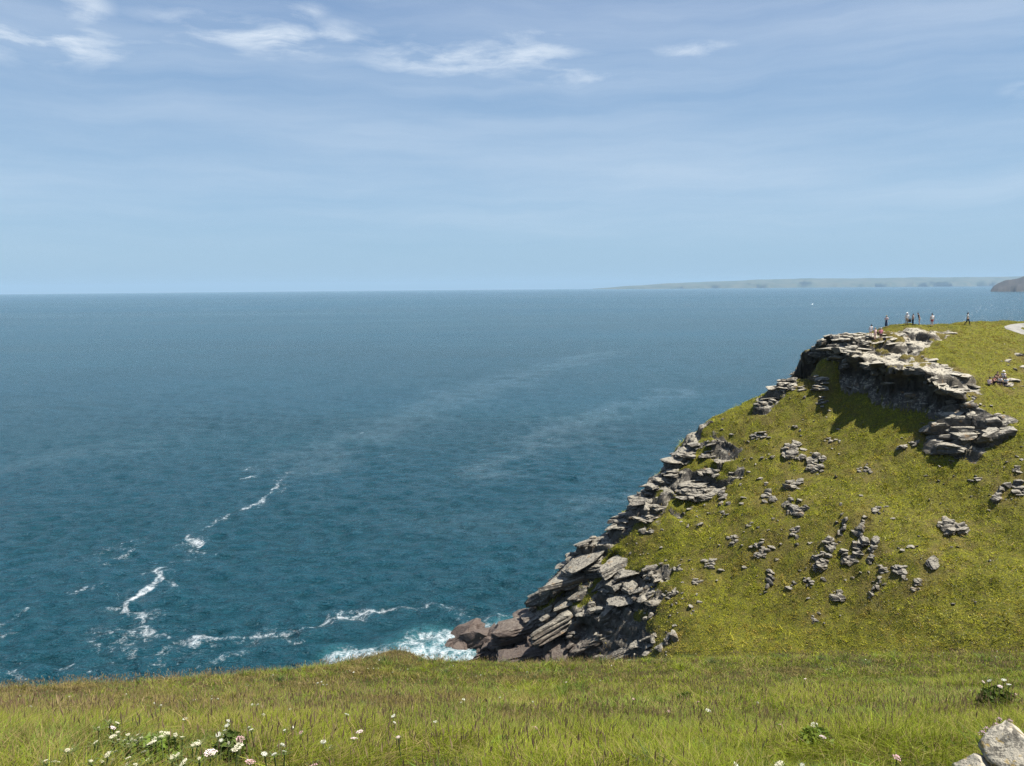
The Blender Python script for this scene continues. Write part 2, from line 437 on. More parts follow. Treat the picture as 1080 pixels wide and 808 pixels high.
    # breaking water at the foot of the rocks
    def blob(poly, st, grow, target, seed):
        W = [sea_pt(*p) for p in poly]
        A = np.array(W); g = grow*3
        ii = np.nonzero(near & (x > A[:, 0].min()-g) & (x < A[:, 0].max()+g) & (y > A[:, 1].min()-g) & (y < A[:, 1].max()+g))[0]
        d = poly_sd(x[ii], y[ii], W)
        d = d + (n2(x[ii], y[ii], 0.16, seed, 4)-0.5)*grow*1.6
        target[ii] = np.maximum(target[ii], st*smooth(-grow, grow*0.8, d))
    surf = [(412, 682), (420, 672), (440, 664), (470, 661), (500, 664), (530, 656), (545, 660), (520, 700), (450, 730), (390, 730), (400, 700)]
    surf2 = [(330, 704), (340, 690), (362, 684), (388, 685), (415, 680), (425, 730), (330, 730)]
    blob(surf, .56, 2.4, foam, 31); blob(surf2, .55, 2.0, foam, 33)
    blob(surf, .28, 3.0, aqua, 35); blob(surf2, .22, 2.4, aqua, 37)
    V = np.stack([x, y, z], 1).reshape(X.shape+(3,))
    me = grid_mesh('sea', V, M_SEA, [('foam', 'FLOAT', foam), ('aqua', 'FLOAT', aqua), ('slick', 'FLOAT', slick)])
    tag(link('sea', me), 'blue green sea with thin foam lines below the cliffs', 'sea', kind='structure')
build_sea()

# ------------------------------------------------------------------ headland
Z0 = EYE[2]
def P3(px, py, d):
    p = at(px, py, d); return (p[0], p[1], p[2])
_a, _b2, _c = 0.55, 0.50, -86.6                           # the turf face of the headland is close to one plane
def face(px, py, off=0.0):
    d = ray(px, py)
    return (px, py, _c/(d[2]-_a*d[0]-_b2)+off)
ridge = [(872, 380, 102.6), (860, 385, 103.6), (836, 394, 104.6), face(800, 417), face(760, 437, -.3), face(730, 455, -.5), face(712, 482, -.3), face(690, 500, -.5), face(665, 535, .2), (640, 559, 98.8), (610, 575, 99.3), (585, 606, 100.3),
         (563, 634, 101.6), (515, 661, 104), (474, 679, 105), (442, 690, 105.8)]
S_pts = [P3(*q) for q in ridge]
for q in ridge:
    p = P3(*q)
    S_pts.append((p[0]-2.5, p[1]+5, p[2]-6.5)); S_pts.append((p[0]-6, p[1]+20, min(p[2]-26, -2)-3))
S_pts += [P3(*q) for q in (
    face(900, 427), face(930, 431, .3), face(965, 444), face(1000, 452), face(1020, 480), (868, 400, 101.2), (884, 424, 98.5), (856, 400, 102.4), face(850, 440, .4), face(800, 450, -.4),
    face(1080, 450), face(1080, 520, .8), face(1080, 600), face(1080, 683, -1), face(1000, 520, .8), face(1000, 600, -.5), face(1000, 685, -1), face(950, 560, -.6),
    face(900, 480, .6), face(900, 560, -.8), face(900, 640, .5), face(900, 690), face(800, 500, .5), face(800, 560, -.6), face(800, 640, .4), face(800, 692),
    face(740, 520, 1.0), face(700, 560, .3), face(760, 600, .6), face(700, 600, .6), face(700, 645, .6), face(700, 692), (640, 610, 93.5), (620, 650, 90.3), (620, 694, 88), (660, 655, 86.8), (660, 692, 84.6), (560, 665, 96), (540, 694, 94), (500, 694, 100),
    face(1080, 760), face(1000, 760), face(900, 770), face(800, 775), face(700, 780, -1), (620, 780, 77), (540, 760, 85), (470, 725, 98), face(1250, 700), face(1250, 500), face(1250, 800), face(1400, 600))]
S_pts += [(-14, 88, -4), (-24, 100, -10), (-20, 76, -10), (40, 135, 10), (15, 130, -8), (70, 150, 16)]
for q in ((870, 356, 104), (930, 349, 110), (1000, 342, 118), (1080, 342, 122)):
    p = P3(*q); S_pts += [(p[0], p[1]+8, p[2]-12), (p[0]-2, p[1], p[2]-6.0)]
P_pts = [P3(*q) for q in (
    (870, 354, 104), (885, 353, 106), (900, 351.5, 107), (930, 347.5, 109), (960, 344.5, 112), (1000, 341.5, 116), (1040, 341.3, 119), (1080, 341.5, 122),
    (868, 366, 101.5), (880, 375, 99.8), (905, 380, 97.5), (930, 386, 95), (960, 389, 91.8), (985, 401, 89.2), (1010, 413, 87), (1030, 430, 85.4), (1060, 449, 83.2), (1080, 452, 82.6),
    (910, 362, 102), (957, 344.8, 108), (1020, 347, 107), (1000, 370, 98), (1050, 408, 89.5), (1075, 376, 98), (1080, 350, 107), (960, 365, 100.5), (1030, 395, 92), (1080, 420, 88), (1180, 380, 97), (1250, 500, 75), (1250, 350, 108), (1400, 500, 74), (1400, 380, 96))]
for q in ((870, 354, 104), (900, 351.5, 107), (930, 347.5, 109), (960, 344.5, 112), (1000, 341.5, 116), (1080, 341.5, 122)):
    p = P3(*q); P_pts.append((p[0], p[1]+5, p[2]-1.6)); P_pts.append((p[0], p[1]+16, p[2]-9))
Sf, Pf = TPS(S_pts, 0.4), TPS(P_pts, 0.1)
LIP = [(884, 353, 107), (879, 357, 104.5), (878, 363, 103), (884, 371, 101.5), (892, 377, 99.6), (908, 380, 97.8), (930, 386, 95), (945, 386, 93.5), (960, 389, 91.8), (973, 395, 90.5), (985, 401, 89.2),
       (997, 406, 88), (1010, 413, 87), (1020, 424, 86.2), (1030, 431, 85.5), (1045, 441, 84.4), (1060, 449, 83.5), (1080, 453, 82.6), (1150, 470, 79)]
lip_xy = [P3(*q)[:2] for q in LIP]
PLATEAU = lip_xy + [(120, 62), (140, 40), (140, 150), (60, 134), (42, 122), (42.5, 112)]
def head_base(x, y):
    s, p = Sf(x, y), Pf(x, y)
    sd = poly_sd(x, y, PLATEAU)
    jit = (n2(x, y, 0.35, 41, 3)-0.5)*2.2 + (n2(x, y, 1.1, 43, 2)-0.5)*0.9
    k = smooth(-0.55, 0.55, sd+jit)
    hgt = np.maximum(p-s, 0)
    return s + (p-s)*k, k, sd+jit, hgt
def plan(polypx, surf=None):
    """polygon on the photograph -> polygon on the ground plan"""
    return [hit_head(px, py)[:2] for px, py in polypx]

HX = np.arange(-34, 96, 0.25); HY = np.arange(30, 150, 0.25)
GX, GY = np.meshgrid(HX, HY)
hz, hk, hsd, hh = head_base(GX.ravel(), GY.ravel())
_b = BVHTree.FromPolygons([tuple(v) for v in np.stack([GX.ravel(), GY.ravel(), hz], 1).reshape(GX.shape+(3,))[::2, ::2].reshape(-1, 3)],
                          [(a*c1+b, a*c1+b+1, (a+1)*c1+b+1, (a+1)*c1+b) for c1 in [len(HX[::2])] for a in range(len(HY[::2])-1) for b in range(c1-1)])
def hit_head(px, py, bvh=None):
    d = ray(px, py); d = d/np.linalg.norm(d)
    h = (bvh or _b).ray_cast(Vector(EYE), Vector(d))
    for k in range(40):
        if h[0] is not None: break
        py += 1.0; px += 0.6                              # just off the skyline: step inwards
        d = ray(px, py); d = d/np.linalg.norm(d); h = (bvh or _b).ray_cast(Vector(EYE), Vector(d))
    if h[0] is None: raise ValueError((px, py))
    return np.array(h[0])
ROCKY = {
    'lower': [(474, 691), (515, 669), (562, 639), (568, 625), (586, 611), (592, 594), (611, 578), (640, 577), (672, 590), (700, 600), (716, 622), (700, 640), (668, 646), (690, 662), (696, 680), (690, 694), (640, 699), (560, 703), (480, 705)],
    'middle': [(692, 500), (714, 484), (730, 458), (745, 455), (770, 466), (785, 480), (780, 500), (752, 520), (735, 543), (700, 540), (682, 548), (660, 549), (644, 560), (668, 534)],
    'upper': [(798, 430), (802, 418), (814, 406), (838, 396), (838, 406), (820, 416), (806, 434)],
    'end': [(862, 384), (866, 360), (900, 355), (925, 354), (900, 368), (874, 386)],
    'crag': [(986, 447), (982, 470), (1004, 482), (1040, 476), (1064, 456), (1060, 440), (1035, 430), (1018, 438)],
}
rock_plan = {k: plan(v) for k, v in ROCKY.items()}
gx, gy = GX.ravel(), GY.ravel()
rock = np.zeros_like(gx)
for k, poly in rock_plan.items():
    rk_ = smooth(-1.2, 1.0, poly_sd(gx, gy, poly)+(n2(gx, gy, 0.5, 51, 3)-0.5)*3.0)
    if k in ('middle', 'crag'): rk_ = rk_*smooth(0.34, 0.52, n2(gx, gy+hz, 0.33, 53, 3))
    if k == 'lower': rk_ = rk_*(1-0.9*smooth(0.53, 0.62, n2(gx, gy+hz, 0.22, 57, 3))*smooth(-4, 2, gx-4))
    rock = np.maximum(rock, rk_)
_gr = np.gradient(hz.reshape(GX.shape), 0.25)
steep = np.hypot(_gr[0], _gr[1]).ravel()
rock = np.maximum(rock, smooth(1.5, 2.1, steep))
# bare ledges along the edge of the plateau
edge = np.exp(-(np.maximum(hsd-0.3, 0)/2.6)**2)*(hk > 0.5)*smooth(1.0, 3.0, hh)
left = smooth(44, 36, gx-(gy-100)*0.3)*(hk > 0.5)
OUT = [
 (801, 460, 32, 12, 'long low dark-fronted ledge lying level on the upper left grass slope', 7, 'flat', 0, .45),
 (878, 465, 26, 8, 'thin pale ledge below the shaded crag wall, flat and narrow', 5, 'flat', 0, .5),
 (837, 477, 34, 28, 'bulky dark pile of broken blocks, upper of the three central stacks', 11, 'pile', 0, .42),
 (859, 490, 28, 24, 'grey jumble of ribbed blocks just right of the bulky dark pile', 10, 'pile', 20, .42),
 (838, 511, 30, 16, 'slanting row of grey blocks rising right under the bulky dark pile', 9, 'pile', 28, .42),
 (810, 524, 22, 18, 'broad pale-topped block pair left of the slanting row of blocks', 6, 'pile', 20, .5),
 (762, 526, 14, 22, 'upright dark-faced boulder standing alone beside the ridge rocks', 4, 'pile', 0, .8),
 (763, 543, 10, 10, 'small pale stone heap directly below the upright dark-faced boulder', 4, 'pile', 0, .55),
 (840, 537, 34, 26, 'scattered broken outcrop with dark gaps in the middle of the slope', 12, 'pile', -20, .36),
 (838, 562, 16, 20, 'narrow broken stack below the scattered outcrop with dark gaps', 7, 'pile', 0, .5),
 (838, 450, 8, 11, 'small pointed dark stone alone in bright grass high on the slope', 3, 'pile', 0, .8),
 (952, 473, 12, 10, 'dark cube-like boulder in grass left of the large crag', 2, 'pile', 0, .95),
 (966, 468, 16, 9, 'pale low stones just right of the dark cube-like boulder', 5, 'flat', 15, .5),
 (912, 497, 24, 12, 'low broken dark stones nearly sunk in grass below the crag wall', 8, 'pile', -10, .3),
 (1001, 558, 42, 20, 'wide white-topped boulder with deep black underside, alone on the right slope', 9, 'pile', -12, .5),
 (987, 595, 22, 10, 'single pale flat slab tilted on the right slope', 1, 'slab', 0, .9),
 (960, 577, 9, 9, 'small round stone between the pale slab and the rib outcrops', 2, 'pile', 0, .9),
 (1075, 516, 18, 22, 'large white-topped boulder cut off by the right picture edge', 5, 'pile', 0, .7),
 (1073, 495, 16, 9, 'low pale stones above the boulder at the right picture edge', 4, 'flat', 10, .6),
 (1055, 521, 14, 22, 'slanting grey rib of stones left of the right-edge boulder', 7, 'rib', -25, .6),
 (922, 539, 16, 12, 'pale stones at the very top end of the rib outcrops', 5, 'pile', 25, .5),
 (909, 553, 9, 16, 'short line of white blocks leading down from the top rib stones', 5, 'rib', -15, .75),
 (905, 573, 18, 34, 'tall light grey rib of stacked blocks, centre of the rib outcrops', 10, 'rib', -12, .62),
 (919, 581, 10, 30, 'slim pale rib right of the tall central rib', 8, 'rib', -14, .8),
 (888, 556, 9, 14, 'thin white stones left of the line of white blocks', 4, 'rib', -25, .8),
 (877, 574, 26, 20, 'pale tumbled stones along the upper left of the rib outcrops', 9, 'pile', 40, .38),
 (893, 590, 26, 24, 'heavy dark-faced blocks at the foot of the tall central rib', 7, 'pile', 30, .52),
 (866, 594, 32, 30, 'dark steep pile with pale tops, lowest left of the rib outcrops', 11, 'pile', 45, .4),
 (852, 613, 16, 14, 'shadowed stones trailing under the dark steep pile', 6, 'pile', 30, .45),
 (884, 628, 18, 18, 'two stacked pale blocks isolated below the rib outcrops', 4, 'pile', 0, .75),
 (932, 602, 16, 14, 'pale overhanging block heading a thin string of stones', 4, 'pile', 0, .7),
 (922, 621, 11, 26, 'thin string of small stones running down the lower slope', 8, 'rib', -28, .6),
 (951, 605, 24, 18, 'dark-sided block with bright cap right of the string of stones', 6, 'pile', -15, .55),
 (966, 618, 14, 20, 'stacked rubble under the bright-capped block', 7, 'pile', -10, .5),
 (811, 612, 10, 17, 'narrow pale rock spike on the lower middle slope', 4, 'rib', -15, .85),
 (831, 621, 9, 7, 'small dark stone right of the narrow pale spike', 2, 'pile', 0, .9),
 (803, 581, 32, 24, 'broken dark and pale rubble patch left of the rib outcrops', 12, 'pile', 0, .32),
 (773, 570, 18, 20, 'loose pile of sharp stones below the ridge rocks', 8, 'pile', 0, .4),
 (791, 553, 12, 9, 'little grey stones above the broken rubble patch', 4, 'pile', 0, .5),
 (748, 594, 20, 16, 'low pale outcrop on the left part of the lower slope', 7, 'flat', 15, .42),
 (738, 555, 9, 10, 'small stone pair just under the ridge rocks', 3, 'pile', 0, .7),
 (735, 613, 16, 9, 'flat whitish stones lower left of the slope', 5, 'flat', 10, .45),
 (707, 626, 28, 14, 'pale bare rock patch beside the lower cliff', 9, 'flat', 18, .38),
 (681, 561, 22, 11, 'orange-tinged pair of blocks on the skyline ridge slope', 4, 'pile', 0, .6),
 (690, 671, 10, 10, 'rounded pale stone, upper of two near the lower cliff foot', 2, 'pile', 0, .9),
 (677, 676, 13, 10, 'rounded stone with black shadow side near the lower cliff foot', 2, 'pile', 0, .9),
 (701, 679, 18, 20, 'leaning pale slab pair right of the rounded stones', 5, 'rib', -40, .6),
 (686, 645, 22, 14, 'ribbed grey blocks at the right end of the lower cliff', 8, 'pile', 10, .42),
 (863, 404, 18, 24, 'pale layered buttress at the left end of the shaded wall', 10, 'flat', 10, .75),
 (868, 424, 15, 16, 'small layered knob under the pale buttress', 7, 'flat', 0, .6),
 (846, 410, 12, 10, 'small grey ledge in grass left of the pale buttress', 4, 'flat', 0, .6),
 (836, 408, 10, 20, 'thin layered rock strip between upper ledges and buttress', 6, 'flat', 0, .8),
 (1074, 375, 14, 6, 'white flat stone on the plateau by the right edge', 2, 'flat', 0, .8),
 (1062, 381, 6, 4, 'little white stone left of the flat plateau stone', 2, 'flat', 0, .9),
 (1079, 388, 10, 4, 'half-buried pale stone at the right edge of the plateau', 2, 'flat', 0, .8),
 (860, 651, 9, 11, 'grey leaning stone low on the slope above the meadow', 2, 'rib', -30, .9),
 (1063, 407, 14, 7, 'flat pale rock the seated group sits upon', 3, 'flat', -10, .7),
 (1068, 402, 14, 6, 'pale flat rock right behind the seated group', 2, 'flat', 0, .8),
 (716, 600, 14, 9, 'low grey stones midway between lower cliff and pale outcrop', 5, 'flat', 0, .5),
 (728, 640, 10, 8, 'sunken pale stone below the flat whitish stones', 3, 'flat', 0, .6)]
bare = np.clip(edge*1.1+left*0.6, 0, 1)
_nz = n2(gx, gy+hz, 0.9, 67, 3); SITES = []
for o in OUT:                                              # worn soil and dead growth round each outcrop
    c = hit_head(o[0], o[1]); w_ = max(o[2], o[3])*np.linalg.norm(c-EYE)/FPX; SITES.append((c[0], c[1], w_))
    bare = np.maximum(bare, np.exp(-((gx-c[0])**2+(gy-c[1])**2)/(0.75*w_+.3)**2)*smooth(.3, .6, _nz))
rock = np.maximum(rock, (n2(gx, gy, 0.45, 61, 3) > 0.5)*np.clip(edge*1.2, 0, 1)*0.9)
rock = np.maximum(rock, smooth(6.0, 3.5, hz)*1.0)
pav = plan([(872, 356), (900, 353), (935, 349), (962, 346), (1000, 345), (1012, 350), (985, 358), (970, 372), (1000, 385), (1030, 400), (1035, 425), (1012, 412), (985, 400), (960, 388), (930, 384), (905, 379), (880, 374)])
_pm = smooth(-1.0, 1.0, poly_sd(gx, gy, pav))*(hk > .5)
bare = np.maximum(bare, _pm*.9)
rock = np.maximum(rock, _pm*smooth(.39, .47, n2(gx*.8, gy*1.5, .42, 69, 4))*.95)
rdl = line_d(gx, gy, [P3(*q)[:2] for q in ridge[5:]])
rock = np.maximum(rock, smooth(3.4, 1.6, rdl+(n2(gx, gy, .5, 63, 3)-.5)*3.5))
rock = np.maximum(rock, 0.85*(n2(gx, gy, 0.55, 65, 3) > 0.49)*smooth(0.25, 0.6, left))
# turn the step into an undercut crag and roughen the rock
nx_, ny_ = -0.62, -0.78
t_ = hk; cl_ = smooth(1.5, 4.0, hh)
push = cl_*(smooth(0.5, 1.0, t_)-smooth(0, .5, t_)*(1-smooth(.5, 1, t_))*1.2)*np.exp(-(hsd/2.2)**2)
dx = nx_*push*1.6; dy = ny_*push*1.6
q = np.stack([gx, gy, hz*2.2+gx*0.25], 1)
rr1 = fbm(q*0.33, 71, 4)-0.5; rr2 = fbm(q*np.array([0.9, 0.9, 1.5]), 73, 3)-0.5
amp = np.clip(rock, 0, 1)
strat = np.abs(((hz+gx*0.18+1.4*rr1)*0.9) % 1.0-0.5)*2
dx = dx + nx_*amp*(rr1*1.8+rr2*0.9+(strat-0.5)*0.55); dy = dy + ny_*amp*(rr1*1.8+rr2*0.9+(strat-0.5)*0.55)
def terrace(h, H, o):
    u = (hz+o)/H; f = np.floor(u)
    return H*(f+smooth(0.55, 0.97, u-f))-o-hz
ter = terrace(hz, 2.1, gx*(0.16+0.3*smooth(12, 4, gx))+3.2*rr1)*0.85 + terrace(hz, 0.75, gx*0.12-gy*0.05+1.6*rr1+.5*rr2)*0.45
zz = hz + amp*(ter*smooth(2.2, 1.4, steep)+rr2*0.5) + (1-amp)*((n2(gx, gy, 0.22, 81, 4)-0.5)*1.5+(n2(gx, gy, 0.9, 83, 3)-0.5)*0.55)
for (px, py, rad, dep) in ((597, 628, 1.3, 3.0), (583, 675, 1.2, 2.8), (612, 668, 1.0, 2.0), (568, 690, 1.3, 2.4), (610, 612, 0.8, 1.8), (645, 596, 0.9, 1.6)):   # sea caves
    c = hit_head(px, py); g = np.exp(-(((gx-c[0])/rad)**2+((gy-c[1])/(rad*0.9))**2+((hz-c[2])/(rad*1.5))**2))
    dx = dx + 0.35*dep*g; dy = dy + dep*g
HV = np.stack([gx+dx, gy+dy, zz], 1).reshape(GX.shape+(3,))
keep = (zz > -4)
me = grid_mesh('headland', HV, M_HEAD, [('rock', 'FLOAT', rock), ('bare', 'FLOAT', bare)], keep=keep)
tag(link('headland', me), 'steep grassy sea cliff with grey rock ledges and flat top', 'headland', kind='structure')
_cols, _rows = len(HX), len(HY)
BV = BVHTree.FromPolygons([tuple(v) for v in HV.reshape(-1, 3)], [(a*_cols+b, a*_cols+b+1, (a+1)*_cols+b+1, (a+1)*_cols+b) for a in range(_rows-1) for b in range(_cols-1)])
def head_z(x, y):
    h = BV.ray_cast(Vector((x, y, 200)), Vector((0, 0, -1)))
    return h[0].z if h[0] else 0.0

# ------------------------------------------------------------------ rocks
ICO = {}
for s in (2, 3, 4):
    bm = bmesh.new(); bmesh.ops.create_icosphere(bm, subdivisions=s, radius=1)
    ICO[s] = (np.array([v.co[:] for v in bm.verts]), np.array([[v.index for v in f.verts] for f in bm.faces])); bm.free()
def rock_verts(rng, dims, sub=2, cuts=7, rough=0.07, boxy=0.95, layers=4.0):
    d = ICO[sub][0]; m = np.abs(d).max(1, keepdims=True)
    p = d/m**boxy
    for k in range(cuts):
        n = rng.normal(size=3)*np.array([1, 1, 0.55]); n /= np.linalg.norm(n)
        s = p@n-rng.uniform(0.48, 0.88); p = p-np.outer(np.maximum(s, 0), n)
    o = rng.uniform(0, 90, 3)
    lay = np.floor((p[:, 2]+0.25*(fbm(p*1.2+o, 3, 2)-0.5))*layers+50)
    sc = 1+0.22*(_hash(lay.astype(np.int64), np.zeros_like(lay, np.int64), np.zeros_like(lay, np.int64), int(o[0]*100))-0.5)
    p[:, :2] *= sc[:, None]
    p = p*(1+rough*2*(fbm(p*2.1+o, 5, 3)-0.5))[:, None]
    return p*np.array(dims)*0.5
def rotm(rx, ry, rz):
    return np.array(Matrix.Rotation(rz, 3, 'Z')@Matrix.Rotation(ry, 3, 'Y')@Matrix.Rotation(rx, 3, 'X'))
class Pile:
    def __init__(s): s.v = []; s.f = []; s.n = 0
    def add(s, v, sub):
        s.v.append(v); s.f.append(ICO[sub][1]+s.n); s.n += len(v)
    def mesh(s, name, mat, off=(0, 0, 0)):
        f = np.concatenate(s.f)
        return mesh_np(name, np.concatenate(s.v)-np.array(off), f, np.arange(len(f))*3, mat)
rng = np.random.default_rng(11)
def scatter(pile, poly, n, size, thick, dip, dens_noise=0.0, lift=0.1, sub=2, inside=0.0, strike=0.0, outw=0.35, masked=True):
    P = np.array(poly); lo, hi = P.min(0), P.max(0)
    C = rng.uniform(lo, hi, (n*30, 2)); C = C[poly_sd(C[:, 0], C[:, 1], poly) >= inside]
    if dens_noise: C = C[n2(C[:, 0], C[:, 1], 0.4, 91, 3) >= dens_noise]
    if poly is not pav and poly is not PLATEAU and masked: C = C[rock.reshape(GX.shape)[np.clip(np.round((C[:, 1]-30)/.25).astype(int), 0, len(HY)-1), np.clip(np.round((C[:, 0]+34)/.25).astype(int), 0, len(HX)-1)] > .4]
    for x, y in C[:n]:
        z = head_z(x, y)
        if z < -1.5: continue
        L = rng.uniform(*size)*rng.choice([0.6, 1.0, 1.0, 1.35]); W = L*rng.uniform(0.5, 0.9); H = rng.uniform(*thick)*(0.6+0.4*L/size[1])
        v = rock_verts(rng, (L, W, H), sub)
        v = v@rotm(rng.normal(0, .12), -dip+rng.normal(0, .10), strike+rng.normal(0, .5)).T
        pile.add(v+np.array([x-outw*0.6*rng.uniform(0, 1), y-outw*rng.uniform(0, 1), z+lift*H]), sub)
cliff = Pile()
scatter(cliff, rock_plan['lower'], 200, (0.5, 1.9), (0.25, 0.6), R_(20), dens_noise=0.40, lift=0.15, inside=-0.3)
scatter(cliff, rock_plan['lower'], 22, (2.0, 3.4), (0.7, 1.6), R_(26), dens_noise=0.45, lift=-0.3, sub=3)
def massive(px, py, dep, dims, rot, sink=.12):
    """one great bedded block of the lower cliff"""
    p = P3(px, py, dep) if dep else hit_head(px, py, BV)
    v = rock_verts(rng, dims, 4, cuts=10, rough=.08, boxy=.95, layers=rng.uniform(5, 8))
    o = rng.uniform(0, 50, 3)
    f = fbm(v*np.array([.45, .45, 1.6])+o, 9, 5)-.5; n_ = v/(np.linalg.norm(v, axis=1, keepdims=True)+1e-6)
    v = v + n_*(f*1.1)[:, None]
    cliff.add(v@rotm(*rot).T+np.array(p)+np.array([.1, .3, -dims[2]*sink]), 4)
for (px, py, dep, L, W, H) in ((456, 688, 105.4, 3.6, 3, 3.6), (466, 686, 105.2, 3.6, 3.4, 4.6), (478, 684, 104.6, 4.0, 4, 5.2), (490, 677, 104.4, 5, 4, 6.0), (502, 673, 104.2, 5, 4, 6.0), (474, 688, 103.6, 5, 4, 5.4), (490, 685, 103.0, 5, 4, 5.6), (508, 686, 102.6, 5, 4, 5), (508, 684, 104, 6, 4, 3.6), (535, 676, 103, 6.5, 4.5, 3.6), (520, 694, 101.5, 5, 4, 3), (556, 660, None, 6, 4.5, 3.4), (560, 690, None, 5.5, 4, 3),
                             (590, 655, None, 6, 4, 3), (578, 628, None, 4.5, 4, 3.4), (606, 612, None, 6.5, 4, 2.8), (630, 600, None, 6, 4, 2.4), (620, 588, None, 5, 3.5, 2.2), (655, 592, None, 4.5, 3.2, 1.8), (600, 690, None, 5.5, 4, 2.6),
                             (628, 674, None, 5, 3.6, 2.2), (650, 690, None, 4, 3, 1.6), (572, 648, None, 5, 3.6, 3), (600, 604, None, 5, 4, 3.2), (618, 612, None, 5, 4, 3.2), (640, 612, None, 4.5, 3.6, 2.6), (660, 604, None, 3.6, 3, 2.0), (600, 636, None, 4.6, 4, 3)):
    massive(px, py, dep, (L*1.45, W*1.25, H*.62), (rng.normal(0, .12), -R_(24)+rng.normal(0, .12), rng.normal(.1, .35)))
for (px, py, L, H) in ((866, 357, 2.6, .9), (862, 365, 2.4, .9), (859, 373, 2.8, 1.0), (868, 372, 2.6, .9), (875, 364, 2.8, 1.0), (880, 372, 2.4, .8), (856, 381, 2.4, .8), (890, 362, 3.0, .9), (905, 358, 2.6, .8)):
    massive(px, py, None, (L, L*.8, H), (rng.normal(0, .06), rng.normal(0, .06), rng.uniform(-.4, .6)))
rl = np.array([P3(*q)[:2] for q in ridge[5:]]); strip = [tuple(v+np.array((1.2, -1.2))) for v in rl]+[tuple(v+np.array((-1.8, 1.2))) for v in rl[::-1]]
scatter(cliff, strip, 130, (0.6, 2.2), (0.25, 0.6), R_(16), dens_noise=0.42, lift=0.05)
scatter(cliff, rock_plan['middle'], 330, (0.4, 1.7), (0.16, 0.42), R_(6), dens_noise=0.50, lift=0.2, strike=.2)
scatter(cliff, rock_plan['middle'], 40, (1.6, 3.2), (0.3, 0.7), R_(5), dens_noise=0.48, lift=0.1, sub=3)
scatter(cliff, rock_plan['upper'], 90, (0.7, 1.9), (0.25, 0.5), R_(5), lift=0.25)
scatter(cliff, rock_plan['end'], 110, (0.8, 2.4), (0.3, 0.6), R_(3), lift=0.2)
scatter(cliff, rock_plan['crag'], 42, (1.3, 3.4), (0.7, 1.7), R_(12), dens_noise=0.42, lift=0.1, inside=0.1, sub=3)
# ledges along the lip of the plateau, overhanging the dark wall
lx = np.array(lip_xy[:15])
for k in range(len(lx)-1):
    seg = lx[k+1]-lx[k]; L = np.hypot(*seg); n = int(L*1.7)+1
    for _ in range(n):
        t = rng.uniform(); b = lx[k]+seg*t; off = rng.uniform(-0.7, 1.3)
        nin = np.array([-seg[1], seg[0]])/L; nin = nin if nin@np.array([0.62, 0.78]) > 0 else -nin
        x, y = b+nin*off
        z = head_z(*(b+nin*max(off, 0.8)))
        S = rng.uniform(0.8, 3.0)*(1.15 if off < 0.6 else 0.9)
        v = rock_verts(rng, (S, S*rng.uniform(.55, .9), rng.uniform(0.3, 0.95) if off < 1 else rng.uniform(.2, .4)), 2)@rotm(rng.normal(0, .09), rng.normal(0, .09), rng.uniform(0, 6)).T
        cliff.add(v+np.array([x, y, z-0.16]), 2)
    for _ in range(int(L*0.9)+1):                           # blocks in the wall itself
        t = rng.uniform(); b = lx[k]+seg*t; nin = np.array([-seg[1], seg[0]])/L; nin = nin if nin@np.array([0.62, 0.78]) > 0 else -nin
        b = b-nin*rng.uniform(-0.6, 0.35); z1 = head_z(*(b+nin*1.6)); z0 = head_z(*(b-nin*1.6))
        if z1-z0 < 1.5: continue
        S = rng.uniform(0.6, 1.8)
        v = rock_verts(rng, (S, S*.7, rng.uniform(.3, .7)), 2)@rotm(rng.normal(0, .1), rng.normal(0, .1), rng.uniform(0, 6)).T
        cliff.add(v+np.array([b[0], b[1], z0+(z1-z0)*rng.uniform(0.0, 0.9)]), 2)
# bare pavement slabs over the left part of the plateau
scatter(cliff, pav, 110, (0.5, 2.4), (0.14, 0.30), R_(0), dens_noise=0.45, lift=-0.22, outw=0)
tag(link('cliff_ledges', cliff.mesh('cliff_ledges', M_ROCK)), 'grey layered rock ledges breaking out of the grassy headland', 'cliff rock', kind='structure')
# ------------------------------------------------------------------ far land
def far_land(name, label, prof, depth, mat, thick, seed, rough=1.0):
    """prof: (px, py of skyline); a ridge of hills with a seaward cliff, given its own depth and thickness"""
    P = np.array(prof, float); n = 260
    px = np.linspace(P[0, 0], P[-1, 0], n); py = np.interp(px, P[:, 0], P[:, 1])
    tops = np.array([at(a, b, depth) for a, b in zip(px, py)])
    tops[:, 2] += (fbm(np.stack([px*0.05*rough, px*0, px*0+seed], 1), seed, 4)-0.5)*depth*0.0011*rough
    rows = []
    base = -(depth**2)/(2*REARTH)-8
    for dy, hz in ((-0.55, None), (-0.46, 0.42), (-0.3, 0.62), (0.0, 1.0), (0.5, 0.8), (1.0, None)):
        r = tops.copy(); r[:, :2] *= 1+dy*thick/depth
        w = fbm(np.stack([px*0.11, px*0+dy*9, px*0+seed], 1), seed+2, 4)-0.5
        r[:, :2] *= (1+w*thick*0.5/depth)[:, None]
        hgt = np.maximum(tops[:, 2]-base, 0)
        r[:, 2] = base if hz is None else base + hgt*hz*(1+(0.5*w if hz < 1 else 0))
        rows.append(r)
    o = link(name, grid_mesh(name, np.array(rows), mat)); tag(o, label, 'land', kind='structure')
m_, t_n = new_mat('far_hills')
_p = t_n.n('ShaderNodeNewGeometry').outputs['Position']
_n = t_n.noise(t_n.vmap(_p, (0.004, 0.002, 0.004)), 1.0, 5, 0.6)
finish(t_n, principled(t_n, t_n.mix(t_n.ss(_n, .4, .6), (0.04, 0.055, 0.03), (0.085, 0.085, 0.05)), 0.95))
M_FAR = m_
M_FAR2 = plain('far_rock_land', (0.05, 0.045, 0.042), 0.95, 0.3, 0.02)
